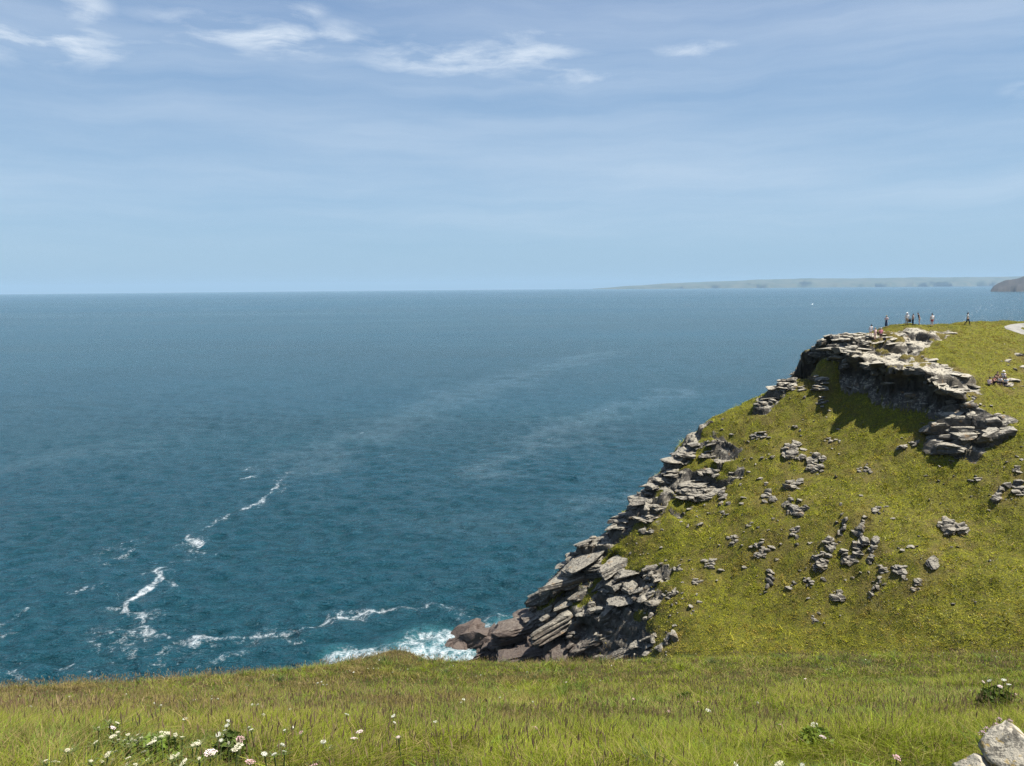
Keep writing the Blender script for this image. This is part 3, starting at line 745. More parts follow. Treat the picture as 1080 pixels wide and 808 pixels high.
far_land('far_coast', 'long low coast of hills faded blue by distance', [(625, 304.5), (660, 302.0), (700, 299.3), (740, 297.3), (770, 296.2), (800, 295.0), (850, 293.8), (900, 293.6), (960, 292.6), (1010, 292.4), (1060, 292.0), (1200, 288), (1500, 280)], 17500, M_FAR, 3000, 5)
far_land('far_headland', 'dark rocky headland across the bay at right edge', [(1045, 305), (1048, 301.0), (1056, 297.2), (1063, 295.6), (1072, 293.8), (1080, 292.0), (1120, 286), (1260, 278)], 4800, M_FAR2, 700, 9, 3.0)

# ------------------------------------------------------------------ gravel path on the headland
cen = [(1160, 343.0), (1120, 343.0), (1095, 343.2), (1080, 343.6), (1070, 344.6), (1067, 346.0), (1071, 348.2), (1080, 351.2), (1094, 356), (1115, 364)]
cp = np.array([hit_head(a, b, BV)[:2] for a, b in cen])
tt = np.linspace(0, len(cp)-1, 90); cx = np.interp(tt, range(len(cp)), cp[:, 0]); cyy = np.interp(tt, range(len(cp)), cp[:, 1])
ker = np.ones(7)/7; cx[3:-3] = np.convolve(cx, ker, 'valid'); cyy[3:-3] = np.convolve(cyy, ker, 'valid')
tx, ty = np.gradient(cx), np.gradient(cyy); L = np.hypot(tx, ty)+1e-9
PATH = list(zip(cx, cyy))
offs = np.linspace(-0.95, 0.95, 9)
PV = np.array([[(cx[k]-ty[k]/L[k]*o, cyy[k]+tx[k]/L[k]*o, head_z(cx[k]-ty[k]/L[k]*o, cyy[k]+tx[k]/L[k]*o)+0.05-0.02*abs(o)) for o in offs] for k in range(90)])
M_PATH = plain('pale_gravel', (0.27, 0.26, 0.235), 0.95, 0.2, 3.0)
tag(link('footpath', grid_mesh('footpath', PV, M_PATH)), 'pale gravel footpath bending across the headland top', 'path', kind='structure')

# ------------------------------------------------------------------ near meadow ground
MS = 1.6                                                    # distance scale of the meadow
crest = [(-500, 745, 11), (-200, 733, 12), (0, 723, 13), (70, 721, 13.6), (140, 718, 14.2), (210, 713, 14.8), (280, 708, 15.6), (330, 702, 17), (375, 693, 19), (400, 685, 20.5), (422, 681, 21), (440, 686, 20.8), (470, 701, 19.5), (500, 704, 18.5), (540, 701, 18),
         (590, 699, 18), (640, 698, 18), (680, 696, 18), (720, 692, 18.5), (760, 691, 18), (850, 691, 17.5), (930, 690, 16.8), (1000, 689, 16.2), (1080, 688, 15.5), (1300, 682, 14), (1600, 678, 12)]
crest = [(a, b+7, c*MS) for a, b, c in crest]
M_pts = [P3(*c) for c in crest]
for c in crest:
    p = np.array(P3(*c)); dn = p-EYE; s = dn[2]/dn[1]
    for q, ex in ((2.5, 0.7), (6, 3.2), (14, 9), (34, 26), (60, 50)):
        d = dn*(1+q/dn[1]); M_pts.append((d[0], d[1], EYE[2]+d[2]-ex))
for row, dep in ((812, 2.95), (770, 4.5), (740, 7.6), (716, 11.5)):
    for px in (-300, 0, 180, 360, 540, 720, 900, 1080, 1400):
        cr_y = np.interp(px, [c[0] for c in crest], [c[1] for c in crest])
        py = cr_y + (row-702)*(808-cr_y)/(808-702) if row < 800 else row
        M_pts.append(P3(px, py, MS*dep*(np.interp(px, [c[0] for c in crest], [c[2]/MS for c in crest])/17.0)**0.6))
M_pts += [(x, y, EYE[2]-1.65-0.3*y) for x in (-9, -4, 0, 4, 9) for y in (-6, -2, 0.6)]
Mf = TPS(M_pts, 0.02)
mx = np.concatenate([np.arange(-70, -30, 0.8), np.arange(-30, -16, 0.25), np.arange(-16, 16, 0.1), np.arange(16, 30, 0.25), np.arange(30, 70.1, 0.8)]); my = np.concatenate([np.arange(-6, 0, 0.5), np.arange(0, 20, 0.1), np.arange(20, 40, 0.2), np.arange(40, 90, 0.8)])
MX, MY = np.meshgrid(mx, my); fx, fy = MX.ravel(), MY.ravel()
def meadow_z(x, y):
    return Mf(x, y) + (n2(x, y, 1.2, 101, 3)-0.5)*0.16 + (n2(x, y, 0.35, 103, 2)-0.5)*0.12*(np.abs(y-9) < 7)
fz = meadow_z(fx, fy)
me = grid_mesh('meadow_slope', np.stack([fx, fy, np.maximum(fz, -6)], 1).reshape(MX.shape+(3,)), M_MEADOW, keep=(fz > -5.5))
tag(link('meadow_slope', me), 'sloping clifftop meadow ground in the foreground', 'ground', kind='structure')
def meadow_hit(px, py, h=0.0):
    """point where the view through a pixel meets the meadow raised by h"""
    d = ray(px, py); ts = np.geomspace(2.5, 60, 900)
    z = meadow_z(d[0]*ts, ts)+h - (EYE[2]+d[2]*ts)
    k = np.nonzero(z > 0)[0]
    if not len(k): k = [int(np.argmax(z))]
    t = ts[max(k[0], 1)]
    return np.array([d[0]*t, t, meadow_z(np.array([d[0]*t]), np.array([t]))[0]])

# ------------------------------------------------------------------ grass
def blade_mesh(name, base, h, w, head, lean, colr, tipcol=None, seg2=True, mat=None):
    """many separate blades: base (N,3), height, width, heading of lean, lean amount, colour (N,3)"""
    n = len(base); g = np.random.default_rng(len(base))
    yaw = g.uniform(0, math.pi, n); wx, wy = np.cos(yaw)*w*0.5, np.sin(yaw)*w*0.5
    dxx, dyy = np.cos(head)*lean*h, np.sin(head)*lean*h
    def pt(t, s):
        p = base.copy(); p[:, 0] += dxx*t*t; p[:, 1] += dyy*t*t; p[:, 2] += h*t*(1-0.38*np.minimum(lean, 1.6)*t)
        p[:, 0] += wx*s; p[:, 1] += wy*s; return p
    if seg2:
        V = np.stack([pt(0, -1), pt(0, 1), pt(.5, -.85), pt(.5, .85), pt(1, 0)], 1).reshape(-1, 3)
        o = np.arange(n)[:, None]*5
        loops = (np.array([0, 1, 3, 2, 2, 3, 4])[None]+o).ravel(); st = (np.array([0, 4])[None]+np.arange(n)[:, None]*7).ravel(); k = 5
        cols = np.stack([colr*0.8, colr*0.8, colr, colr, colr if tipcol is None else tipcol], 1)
    else:
        V = np.stack([pt(0, -1), pt(0, 1), pt(1, 0)], 1).reshape(-1, 3)
        loops = np.arange(n*3); st = np.arange(n)*3; k = 3
        cols = np.stack([colr, colr, colr if tipcol is None else tipcol], 1)
    cols = np.concatenate([cols.reshape(-1, 3), np.ones((n*k, 1))], 1)
    return mesh_np(name, V, loops, st, mat or M_BLADE, [('col', 'FLOAT_COLOR', cols)])
LIME, OLIVE, GREEN, DEEP, STRAW, RUSSET = (np.array(c) for c in ((0.185, 0.220, 0.018), (0.140, 0.130, 0.022), (0.095, 0.145, 0.024), (0.045, 0.070, 0.015), (0.32, 0.245, 0.10), (0.17, 0.105, 0.055)))
g = np.random.default_rng(77)
def near_pts(n, d0, d1):
    d = np.sqrt(g.uniform(d0*d0, d1*d1, n)); u = np.where(g.uniform(size=n) < .84, g.uniform(-0.78, 0.78, n), g.uniform(.78, 1.7, n)*g.choice((-1, 1), n))
    x, y = d*u, d
    return x, y
sets = []; LEAFY = {}
for (n, d0, d1, w0) in ((350000, 2.2, 9.0, 0.0040), (300000, 9.0, 17.0, 0.0065), (300000, 17.0, 37.0, 0.012)):
    x, y = near_pts(n, d0, d1); z = meadow_z(x, y)-0.02
    patch = n2(x, y, 0.55, 111, 4); p2 = n2(x, y, 1.7, 113, 3); dry = n2(x, y, 0.3, 117, 3)
    px = x/y
    greenish = smooth(-0.3, 0.4, px)*0.30 + smooth(11, 5, y)*0.2 - smooth(18, 30, y)*.12           # lusher low down and towards the right
    k = .5+(patch-.5)*1.5 + (p2-.5)*.5 + greenish + g.normal(0, .08, n)
    c = np.where((k > .75)[:, None], LIME, np.where((k > .55)[:, None], GREEN*1.1+LIME*.25, np.where((k > .40)[:, None], OLIVE, STRAW*.30+OLIVE*.65)))
    c = np.where((g.uniform(size=n) < 0.25+0.12*smooth(.1, -.5, px)+0.5*np.clip(dry-0.45, 0, 1))[:, None], STRAW*.8, c)
    c = np.where((p2 < .36)[:, None] & (g.uniform(size=n) < .4)[:, None], DEEP*1.3, c)
    c = c*np.exp(g.normal(0, .28, n))[:, None]*(0.75+.5*n2(x, y, 2.6, 123, 2))[:, None]
    h = (0.03+0.20*p2*p2*1.6+0.05*patch)*g.uniform(0.5, 1.5, n)*np.where(y > 24, .8, 1.0)
    hd = g.normal(0.6, 1.2, n)+n2(x, y, 1.3, 119, 2)*12
    ln = np.clip(np.abs(g.normal(0.85, 0.5, n)), 0, 1.8)
    for (lx_, ly_, lr_) in ((1052, 752, .34), (722, 742, .2), (565, 790, .14), (862, 790, .22), (245, 803, .2), (160, 806, .25), (985, 717, .25)):
        q_ = LEAFY.setdefault((lx_, ly_), meadow_hit(lx_, ly_)); h = h*np.where(np.hypot(x-q_[0], y-q_[1]) < lr_, .35, 1)
    sets.append((np.stack([x, y, z], 1), h, w0*g.uniform(.6, 1.4, n), hd, ln, c))
# tussocks of longer grass, each leaning out from its own centre
nt = 420; tx_, ty_ = near_pts(nt, 3.9, 30); per = 46
for k in range(nt):
    m = int(per*g.uniform(.5, 1.5)); R0 = g.uniform(.04, .13); a = g.uniform(0, 6.28, m); r = R0*np.sqrt(g.uniform(size=m))
    x = tx_[k]+np.cos(a)*r; y = ty_[k]+np.sin(a)*r; z = Mf(x, y)
    cc = (LIME*1.1, GREEN*1.25, STRAW*.85, OLIVE*1.2, np.array((.10, .145, .05)), GREEN*.9)[g.integers(6)]
    sets.append((np.stack([x, y, z], 1), g.uniform(.16, .36)*g.uniform(.6, 1.2, m), (.0035+.00035*ty_[k])*g.uniform(.7, 1.4, m), a+g.normal(0, .4, m), g.uniform(.3, 1.3, m), cc*np.exp(g.normal(0, .25, m))[:, None]))
cat_ = [np.concatenate([s[k] for s in sets]) for k in range(6)]
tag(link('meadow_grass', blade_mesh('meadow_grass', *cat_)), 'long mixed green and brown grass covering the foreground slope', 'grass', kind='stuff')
# low broad leaves between the grasses
nb_ = 9000; bx, by = near_pts(nb_*3, 3.7, 32); kk_ = n2(bx, by, .8, 151, 3) > .56; bx, by = bx[kk_][:nb_], by[kk_][:nb_]; nb_ = len(bx)
bh = g.uniform(.05, .16, nb_)
tag(link('broad_leaved_weeds', blade_mesh('broad_leaved_weeds', np.stack([bx, by, Mf(bx, by)], 1), bh, g.uniform(.012, .032, nb_), g.uniform(0, 6.28, nb_), g.uniform(.5, 1.6, nb_), (GREEN*.75+DEEP*.4)*np.exp(g.normal(0, .3, nb_))[:, None])), 'low broad leaved weeds growing among the meadow grass', 'weeds', kind='stuff')
# flowering grass: thin straw stalks with brownish seed heads
def stalks(name, n_list):
    B, H, W, HD, LN, C = [], [], [], [], [], []
    VV, LL, SS, CC = [], [], [], []; nv = nl = 0
    for (n, d0, d1, w0) in n_list:
        x, y = near_pts(n, d0, d1); keep = n2(x, y, 0.45, 121, 3)-smooth(-0.15, 0.5, x/y)*0.11-smooth(8, 5, y)*.06 > 0.44+g.normal(0, .05, n)
        x, y = x[keep], y[keep]; m = len(x); z = meadow_z(x, y)
        h = g.uniform(0.20, 0.40, m)*np.where(y > 22, .8, 1); hd = g.uniform(0, 6.28, m); ln = np.abs(g.normal(.18, .15, m)); w = w0*g.uniform(.7, 1.3, m)
        tip = np.stack([x+np.cos(hd)*ln*h, y+np.sin(hd)*ln*h, z+h*(1-.3*ln)], 1); base = np.stack([x, y, z], 1)
        c = np.where((g.uniform(size=m) < .6)[:, None], (.40, .31, .16), (.30, .205, .125))*g.uniform(.7, 1.25, m)[:, None]
        yaw = g.uniform(0, 3.14, m); e = np.stack([np.cos(yaw), np.sin(yaw), yaw*0], 1); e2 = np.stack([-np.sin(yaw), np.cos(yaw), yaw*0], 1)
        hl = g.uniform(.04, .085, m)[:, None]; up = (tip-base)/np.linalg.norm(tip-base, axis=1)[:, None]
        hw = (w*1.5)[:, None]
        V = np.stack([base-e*w[:, None]*.4, base+e*w[:, None]*.4, tip, tip-up*hl, tip-up*hl*.5+e*hw, tip+up*.012, tip-up*hl*.5-e*hw, tip-up*hl*.5+e2*hw, tip-up*hl*.5-e2*hw], 1)
        pat = np.array([0, 1, 2, 3, 4, 5, 6, 3, 7, 5, 8]); ps = np.array([0, 3, 7])
        LL.append((pat[None]+nv+np.arange(m)[:, None]*9).ravel()); SS.append((ps[None]+nl+np.arange(m)[:, None]*11).ravel())
        VV.append(V.reshape(-1, 3)); nv += m*9; nl += m*11
        cc = np.repeat(c[:, None], 9, 1); cc[:, :3] *= .8; CC.append(np.concatenate([cc.reshape(-1, 3), np.ones((m*9, 1))], 1))
    return mesh_np(name, np.concatenate(VV), np.concatenate(LL), np.concatenate(SS), M_BLADE, [('col', 'FLOAT_COLOR', np.concatenate(CC))])
tag(link('seeding_grass', stalks('seeding_grass', ((5000, 3.8, 9, .003), (10000, 9, 17, .0045), (24000, 17, 37, .007)))), 'thin straw coloured flowering grass stalks through the meadow', 'grass', kind='stuff')

# turf on the headland
def turf():
    ny, nx = HV.shape[:2]
    cen = (HV[:-1, :-1]+HV[1:, 1:])/2; d = cen-EYE
    u = CX+FPX*(d@_r)/(d@_f); v = CY-FPX*(d@_u)/(d@_f)
    rk = rock.reshape(GX.shape)[:-1, :-1]
    e1 = HV[:-1, 1:]-HV[:-1, :-1]; e2 = HV[1:, :-1]-HV[:-1, :-1]; nrm = np.cross(e1, e2)
    area = np.linalg.norm(nrm, axis=2)
    face = -(nrm*d).sum(2) > 0
    wgt = area*face*(u > -40)*(u < 1180)*(v < 725)*(v > 300)*np.clip(1.05-1.4*rk, 0, 1)*(cen[..., 2] > 3)
    onp = line_d(cen[..., 0].ravel(), cen[..., 1].ravel(), PATH).reshape(wgt.shape) < 1.0
    wgt = wgt*~onp
    p = (wgt/wgt.sum()).ravel(); nt, per = 21000, 14; n = nt*per
    ci = np.repeat(g.choice(p.size, nt, p=p), per); tj = np.repeat(g.normal(0, 1, (nt, 2)), per, 0); tsz = np.repeat(np.exp(g.normal(0, .42, nt)), per)
    i, j = np.divmod(ci, nx-1); a, b = np.repeat(g.uniform(size=(2, nt)), per, 1)[:, :, None]
    P = HV[i, j]*(1-a)*(1-b)+HV[i, j+1]*a*(1-b)+HV[i+1, j]*(1-a)*b+HV[i+1, j+1]*a*b
    of = g.normal(0, .12, (n, 2))*tsz[:, None]
    gx_ = e1[i, j]/.25; gy_ = e2[i, j]/.25; P = P+gx_*of[:, :1]+gy_*of[:, 1:]
    x, y = P[:, 0], P[:, 1]
    q1 = n2(x, y+P[:, 2], 0.13, 131, 4); q2 = n2(x, y+P[:, 2], 0.8, 133, 3); q3 = n2(x, y+P[:, 2], 2.2, 137, 2)
    top = hk.reshape(GX.shape)[i, j]; br = bare.reshape(GX.shape)[i, j]; rk = rock.reshape(GX.shape)[i, j]
    k = q1*.75+q2*.25+tj[:, 0]*.06+g.normal(0, .04, n)
    c = np.where((k > .55)[:, None], LIME*np.array((1.12, 1.00, .8)), np.where((k > .42)[:, None], LIME*np.array((1.08, .90, .65))+OLIVE*.5, OLIVE*1.75))
    c = np.where((g.uniform(size=n) < .06+.5*np.clip(q2-.5, 0, 1)+.35*br+.3*rk)[:, None], STRAW*.75, c)
    c = np.where((n2(x, y+P[:, 2], .3, 139, 4) > .55)[:, None], c*.55+np.array((.15, .095, .028))*.6, c)
    c = np.where(((q3 < .40) & (g.uniform(size=n) < .6))[:, None], DEEP*1.1, c)
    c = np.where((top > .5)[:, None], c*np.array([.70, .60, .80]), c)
    c = c*(g.uniform(.8, 1.2, n)*np.exp(tj[:, 1]*.22)*(.72+.56*n2(x, y+P[:, 2], .55, 149, 3)))[:, None]
    h = (.07+.36*q3*q2)*tsz*g.uniform(.6, 1.4, n)*np.where(top > .5, .55, 1)
    w = g.uniform(.025, .065, n)
    h = h*np.where(n2(x, y+P[:, 2], 1.0, 143, 3) < .33, .35, 1)
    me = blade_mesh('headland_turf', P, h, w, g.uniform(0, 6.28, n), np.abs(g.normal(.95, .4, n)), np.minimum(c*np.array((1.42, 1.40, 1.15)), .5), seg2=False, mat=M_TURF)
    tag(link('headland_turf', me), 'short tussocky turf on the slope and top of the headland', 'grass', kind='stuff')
turf()
# tiny pale flowers sprinkled over the headland slope (too many and too small to count)
def specks():
    n = 1500; pts = []
    while len(pts) < n:
        px, py = g.uniform(600, 1080), g.uniform(440, 690)
        if py < 455+max(0, 980-px)*0.55: continue
        if g.uniform() > .35+.65*(px > 850): continue
        if n2(np.array([px]), np.array([py]), .02, 141, 3)[0] < .47: n -= 1; continue
        d = ray(px, py); h = BV.ray_cast(Vector(EYE), Vector(d/np.linalg.norm(d)))
        if h[0] is None: n -= 1; continue
        pts.append(h[0][:])
    P = np.array(pts); m = len(P); P[:, 2] += g.uniform(.1, .3, m); r = g.uniform(.015, .042, m)
    o = np.array([(1, 0, 0), (-1, 0, 0), (0, 1, 0), (0, -1, 0), (0, 0, .6)])
    V = P[:, None]+o[None]*r[:, None, None]
    f = np.array([0, 2, 4, 2, 1, 4, 1, 3, 4, 3, 0, 4]); L = (f[None]+np.arange(m)[:, None]*5).ravel()
    c = np.repeat(np.where((g.uniform(size=m) < .8)[:, None], (.62, .60, .50), (.5, .3, .34))[:, None], 5, 1).reshape(-1, 3)
    me = mesh_np('slope_flowers', V.reshape(-1, 3), L, np.arange(m*4)*3, M_BLADE, [('col', 'FLOAT_COLOR', np.concatenate([c, np.ones((m*5, 1))], 1))])
    tag(link('slope_flowers', me), 'tiny pale flowers sprinkled over the far grassy slope', 'flowers', kind='stuff')
specks()
# ------------------------------------------------------------------ rock outcrops standing out of the grass slope
rng = np.random.default_rng(23)
def outcrop(px, py, wpx, hpx, label, n=8, style='pile', ang=0.0, big=0.5, group=None, name='rock_outcrop', mat=None):
    c = hit_head(px, py, BV); d = np.linalg.norm(c-EYE); W = wpx*d/FPX; Hh = hpx*d/FPX
    e = 0.4; gxz = (head_z(c[0]+e, c[1])-head_z(c[0]-e, c[1]))/(2*e); gyz = (head_z(c[0], c[1]+e)-head_z(c[0], c[1]-e))/(2*e)
    slope = math.hypot(gxz, gyz); ux, uy = (gxz/slope, gyz/slope) if slope > .05 else (0, 1)
    if style in ('pile', 'flat') and n > 3: n = int(n*1.9); big *= .72
    pile = Pile(); ca, sa = math.cos(R_(ang)), math.sin(R_(ang))
    for k in range(n):
        a = rng.uniform(0, 6.28); r = math.sqrt(rng.uniform(0, 1)) if k else 0
        u, v = r*math.cos(a)*0.36*W, r*math.sin(a)*0.34*Hh                # picture-like offsets on the slope face
        if n <= 3: u, v = u*.4, v*.4
        if style == 'rib': u, v = u*0.55, (k/(n-1)-.5)*Hh*.9
        u, v = u*ca-v*sa, u*sa+v*ca
        q = hit_head(px+u*FPX/d, py-v*FPX/d, BV)
        S = min(W, Hh*1.6)*rng.uniform(big*.55, big*1.35)
        if style == 'slab': S = W*.85
        if style == 'flat': dims = (S*1.25, S*1.1, S*rng.uniform(.22, .36))
        elif style == 'rib': dims = (S*.8, S*1.2, S*rng.uniform(.4, .75))
        elif style == 'slab': dims = (S, S*.7, S*.22)
        elif style == 'block': dims = (S, S*rng.uniform(.8, 1.2), S*rng.uniform(.55, .9))
        else: dims = (S, S*rng.uniform(.8, 1.25), S*rng.uniform(.3, .62))
        tilt = rng.normal(0, .12)-.14
        R = rotm(rng.normal(.06, .12), tilt, rng.uniform(-.7, .4))
        if style == 'slab': R = rotm(math.atan(gyz)*.8, -math.atan(gxz)*.8, .5)
        sub = 3 if wpx*big > 9 else 2
        v_ = rock_verts(rng, dims, sub, cuts=10, rough=.08)@R.T
        pile.add(v_+q+np.array([ux*dims[1]*.12, uy*dims[1]*.12, dims[2]*(.16 if style != 'slab' else .1)]), sub)
    o = link(name, pile.mesh(name, mat or M_ROCK, c), loc=c)
    return tag(o, label, 'rock', group or 'rock outcrops on the headland slope')
for o in OUT: outcrop(*o)
def scree():
    """loose splinters of stone lying round the outcrops and along the rocky ridge, far too many to count"""
    P = Pile(); spots = []
    for x, y, w in SITES:
        for _ in range(int(2+w*.9)): spots.append((x+rng.normal(0, .75*w), y+rng.normal(0, .75*w)))
    for nm in ('middle', 'lower', 'crag'):
        q = np.array(rock_plan[nm])
        for _ in range(90):
            a = q[rng.integers(len(q))]; spots.append((a[0]+rng.normal(.5, 1.6), a[1]+rng.normal(-.5, 1.6)))
    for x, y in spots:
        z = head_z(x, y)
        if z < 4: continue
        L = rng.uniform(.14, .5)*rng.choice((.7, 1, 1.5)); v = rock_verts(rng, (L, L*rng.uniform(.5, .9), L*rng.uniform(.25, .6)), 2, cuts=6)
        P.add(v@rotm(rng.normal(0, .25), rng.normal(-.15, .25), rng.uniform(0, 6)).T+np.array([x, y, z+.04]), 2)
    tag(link('loose_stones', P.mesh('loose_stones', M_ROCK)), 'loose splinters of grey stone scattered round the outcrops', 'stones', kind='stuff')
scree()
small = [(905, 525), (884, 510), (935, 532), (790, 497), (805, 503), (820, 497), (780, 530), (795, 536), (770, 500), (757, 560), (785, 600), (800, 605), (820, 590), (850, 540), (855, 575), (925, 560), (940, 545), (720, 575), (760, 600), (742, 628),
         (900, 610), (940, 590), (712, 660), (726, 585), (700, 580), (690, 560), (815, 545), (868, 520), (975, 500), (945, 520), (1040, 540), (795, 470), (812, 480), (872, 440), (885, 452), (765, 475), (775, 460), (830, 600), (845, 600), (690, 612), (700, 590), (722, 560), (716, 548), (740, 572), (1030, 505), (780, 585)]
for px, py in small[::2]:
    outcrop(px+rng.uniform(-3, 3), py+rng.uniform(-3, 3), rng.uniform(4, 8), rng.uniform(3, 5), 'small grey stone poking out of the grassy headland slope', 3, 'flat', 0, .75, group='small stones in the headland turf', name='small_stone')
# the big crag right of the bay is a row of heavy stacked blocks
for (px, py, w, h, n, lab) in ((1020, 436, 34, 20, 9, 'dark gable-like block at the top of the large crag'), (1005, 458, 42, 26, 12, 'wide shadowed left shoulder of the large crag'),
                               (1032, 452, 34, 26, 11, 'brown and white broken face of the large crag'), (1050, 462, 26, 24, 9, 'right corner of the large crag with black cleft'), (1014, 474, 36, 14, 9, 'shadowed foot of the large crag')):
    outcrop(px, py, w, h, lab, n//2+1, 'block', 0, .62, group='blocks of the large crag')

# ------------------------------------------------------------------ foreground boulders
def mat_boulder():
    m, t = new_mat('lichened_boulder')
    p = t.n('ShaderNodeTexCoord').outputs['Object']
    a = t.noise(p, 9, 6, .6); b = t.noise(p, 42, 6, .65); l = t.noise(t.vmap(p, loc=(3, 1, 8)), 4.4, 7, .62, .6); pit = t.noise(p, 130, 4, .6)
    c = t.mix(t.ss(a, .35, .65), (.11, .10, .08), (.22, .20, .16))
    c = t.mix(t.m('MULTIPLY', t.ss(b, .5, .62), .5), c, (.10, .095, .08))
    c = t.mix(t.ss(t.m('ADD', l, t.m('MULTIPLY', t.m('SUBTRACT', b, .5), .28)), .46, .51), c, t.mix(pit, (.30, .27, .21), (.50, .455, .36)))
    c = t.mix(t.m('MULTIPLY', t.ss(t.noise(t.vmap(p, loc=(9, 9, 1)), 16, 5, .6), .56, .64), .7), c, (.36, .25, .07))
    h = t.m('ADD', t.m('ADD', a, t.m('MULTIPLY', b, .5)), t.m('MULTIPLY', pit, .15))
    finish(t, principled(t, c, .9, t.bump(h, .8, .03), .15)); return m
M_BOULDER = mat_boulder()
def boulder(px, py, dims, rot, label, sink, seed, mat=M_BOULDER):
    r2 = np.random.default_rng(seed); b = meadow_hit(px, py)
    v = rock_verts(r2, dims, 4, cuts=11, rough=.10, boxy=.5, layers=1.2)
    v = v*(1+.05*(fbm(v*14, 7, 4)-.5))[:, None]
    P = Pile(); P.add(v@rotm(*rot).T, 4)
    o = link('boulder', P.mesh('boulder', mat), loc=b+np.array([0, 0, dims[2]*.5-sink]))
    for p_ in o.data.polygons: p_.use_smooth = True
    tag(o, label, 'boulder', 'stones in the bottom right corner')
    return o
b1 = boulder(1072, 819, (.44, .38, .26), (.15, -.35, .4), 'cream-lichened grey boulder in the bottom right corner', .03, 4)
boulder(1034, 817, (.35, .26, .15), (0, .1, .2), 'low flat grey stone in front of the lichened boulder', .02, 6)
boulder(1095, 815, (.35, .32, .24), (0, -.5, .1), 'smooth grey stone cut by the frame right of the lichened boulder', .03, 9)

# ------------------------------------------------------------------ flowers
M_CREAM = plain('cream_petals', (.62, .58, .42), .7, .15, 40); M_WHITE = plain('white_petals', (.66, .65, .56), .7, .05, 60)
M_PINK = plain('pink_petals', (.72, .42, .45), .7, .08, 60); M_PALEPINK = plain('pale_pink_petals', (.78, .62, .60), .7, .08, 60)
M_THRIFT = plain('thrift_petals', (.62, .38, .50), .7, .1, 60); M_STEM = plain('flower_stem', (.09, .12, .035), .8, .15, 20); M_LEAF = grass_attr_mat('leaf_green', .3)
i2v, i2f = ICO[2]
bmx = bmesh.new(); bmesh.ops.create_icosphere(bmx, subdivisions=1, radius=1); i1v = np.array([v.co[:] for v in bmx.verts]); i1f = np.array([[v.index for v in f.verts] for f in bmx.faces]); bmx.free()
def umbel_mesh(name, mat, seed, dome=.25, n=46):
    """domed umbel of unit diameter: many small florets in loose clusters"""
    r = np.random.default_rng(seed); V, F = [], []; k = 0
    for q in range(n):
        a = q*2.39996; rad = .5*math.sqrt((q+.5)/n)*r.uniform(.88, 1.1)
        c = np.array([math.cos(a)*rad, math.sin(a)*rad, -dome*(rad*2)**2*.5+r.normal(0, .02)])
        s = r.uniform(.035, .075)
        V.append(i1v*np.array([s, s, s*.55])*(1+.35*r.normal(size=(len(i1v), 1)))+c); F.append(i1f+k); k += len(i1v)
    F = np.concatenate(F); return mesh_np(name, np.concatenate(V), F, np.arange(len(F))*3, mat)
def stem_mesh(name, seed, rays=9):
    """unit-height stem (z -1..0 is the stalk) with umbel rays just under the head, in units of head diameter at the top"""
    r = np.random.default_rng(seed); V, F = [], []
    def tube(a, b, ra, rb):
        a, b = np.array(a), np.array(b); k = len(V)
        for c, rr in ((a, ra), (b, rb)):
            for q in range(4): V.append(c+rr*np.array([math.cos(q*1.571), math.sin(q*1.571), 0]))
        for q in range(4): F.append([k+q, k+(q+1) % 4, k+4+(q+1) % 4, k+4+q])
    tube((.04, .03, -1), (0, 0, -.12), .011, .008)
    for q in range(rays):
        a = q*2.39996; rad = .11*math.sqrt((q+.5)/rays); tube((0, 0, -.12), (math.cos(a)*rad, math.sin(a)*rad, -.015), .005, .004)
    return mesh_np(name, np.array(V), np.array(F), np.arange(len(F))*4, M_STEM)
HEADS = {'w': [umbel_mesh('white_umbel', M_WHITE, s, d) for s, d in ((1, .2), (2, .35), (3, .1))], 'c': [umbel_mesh('cream_umbel', M_CREAM, s, d) for s, d in ((4, .2), (5, .35), (6, .1))],
         'p': [umbel_mesh('pink_umbel', M_PINK, s, d, 36) for s, d in ((7, .3), (8, .5))], 'q': [umbel_mesh('pale_pink_umbel', M_PALEPINK, s, d) for s, d in ((9, .3), (10, .2))]}
STEM = stem_mesh('flower_stem', 3)
fr = random.Random(8)
def flower(px, py, dia, kind, label, group, hh=None, tilt=.25):
    h = hh or fr.uniform(.13, .22)
    b = meadow_hit(px, py, h); t = empty('umbel_flower', b, fr.uniform(0, 6.28))
    tag(t, label, 'flower', group)
    s = link('stem', STEM, t, (0, 0, h)); s.scale = (.5, .5, h)
    hd = link('flower_head', fr.choice(HEADS[kind]), t, (0, 0, h)); hd.scale = (dia, dia*fr.uniform(.75, 1), dia)
    hd.rotation_euler = (fr.gauss(0, tilt), fr.gauss(0, tilt), fr.uniform(0, 6))
    return t
A = ('creamy white umbel flower in the dense patch at the lower left', 'white flowers in the dense lower left patch')
B = ('small white umbel flower on the thin-flowered upper left meadow', 'scattered white flowers on the upper left meadow')
C = ('small white umbel flower on the grassy knoll beside the surf', 'white flowers on the knoll by the surf')
D = ('white umbel flower scattered in the middle of the meadow', 'scattered white flowers in the middle meadow')
E = ('white umbel flower scattered in the greener right meadow', 'scattered white flowers in the right meadow')
F_ = ('tiny white umbel flower in the meadow strip between knoll and dense patch', 'tiny white flowers left of the centre')
pts = []
for p in ((115, 760), (116, 762), (127, 759), (104, 767), (124, 772), (125, 780), (131, 781), (138, 780), (149, 778), (135, 785), (164, 778), (170, 772), (118, 801), (133, 806), (108, 803), (71, 791), (75, 790), (57, 803), (62, 804), (48, 802), (96, 803), (192, 777), (185, 775), (210, 800), (225, 795), (241, 784), (143, 806), (155, 801)): pts.append((*p, .042, 'c', A))
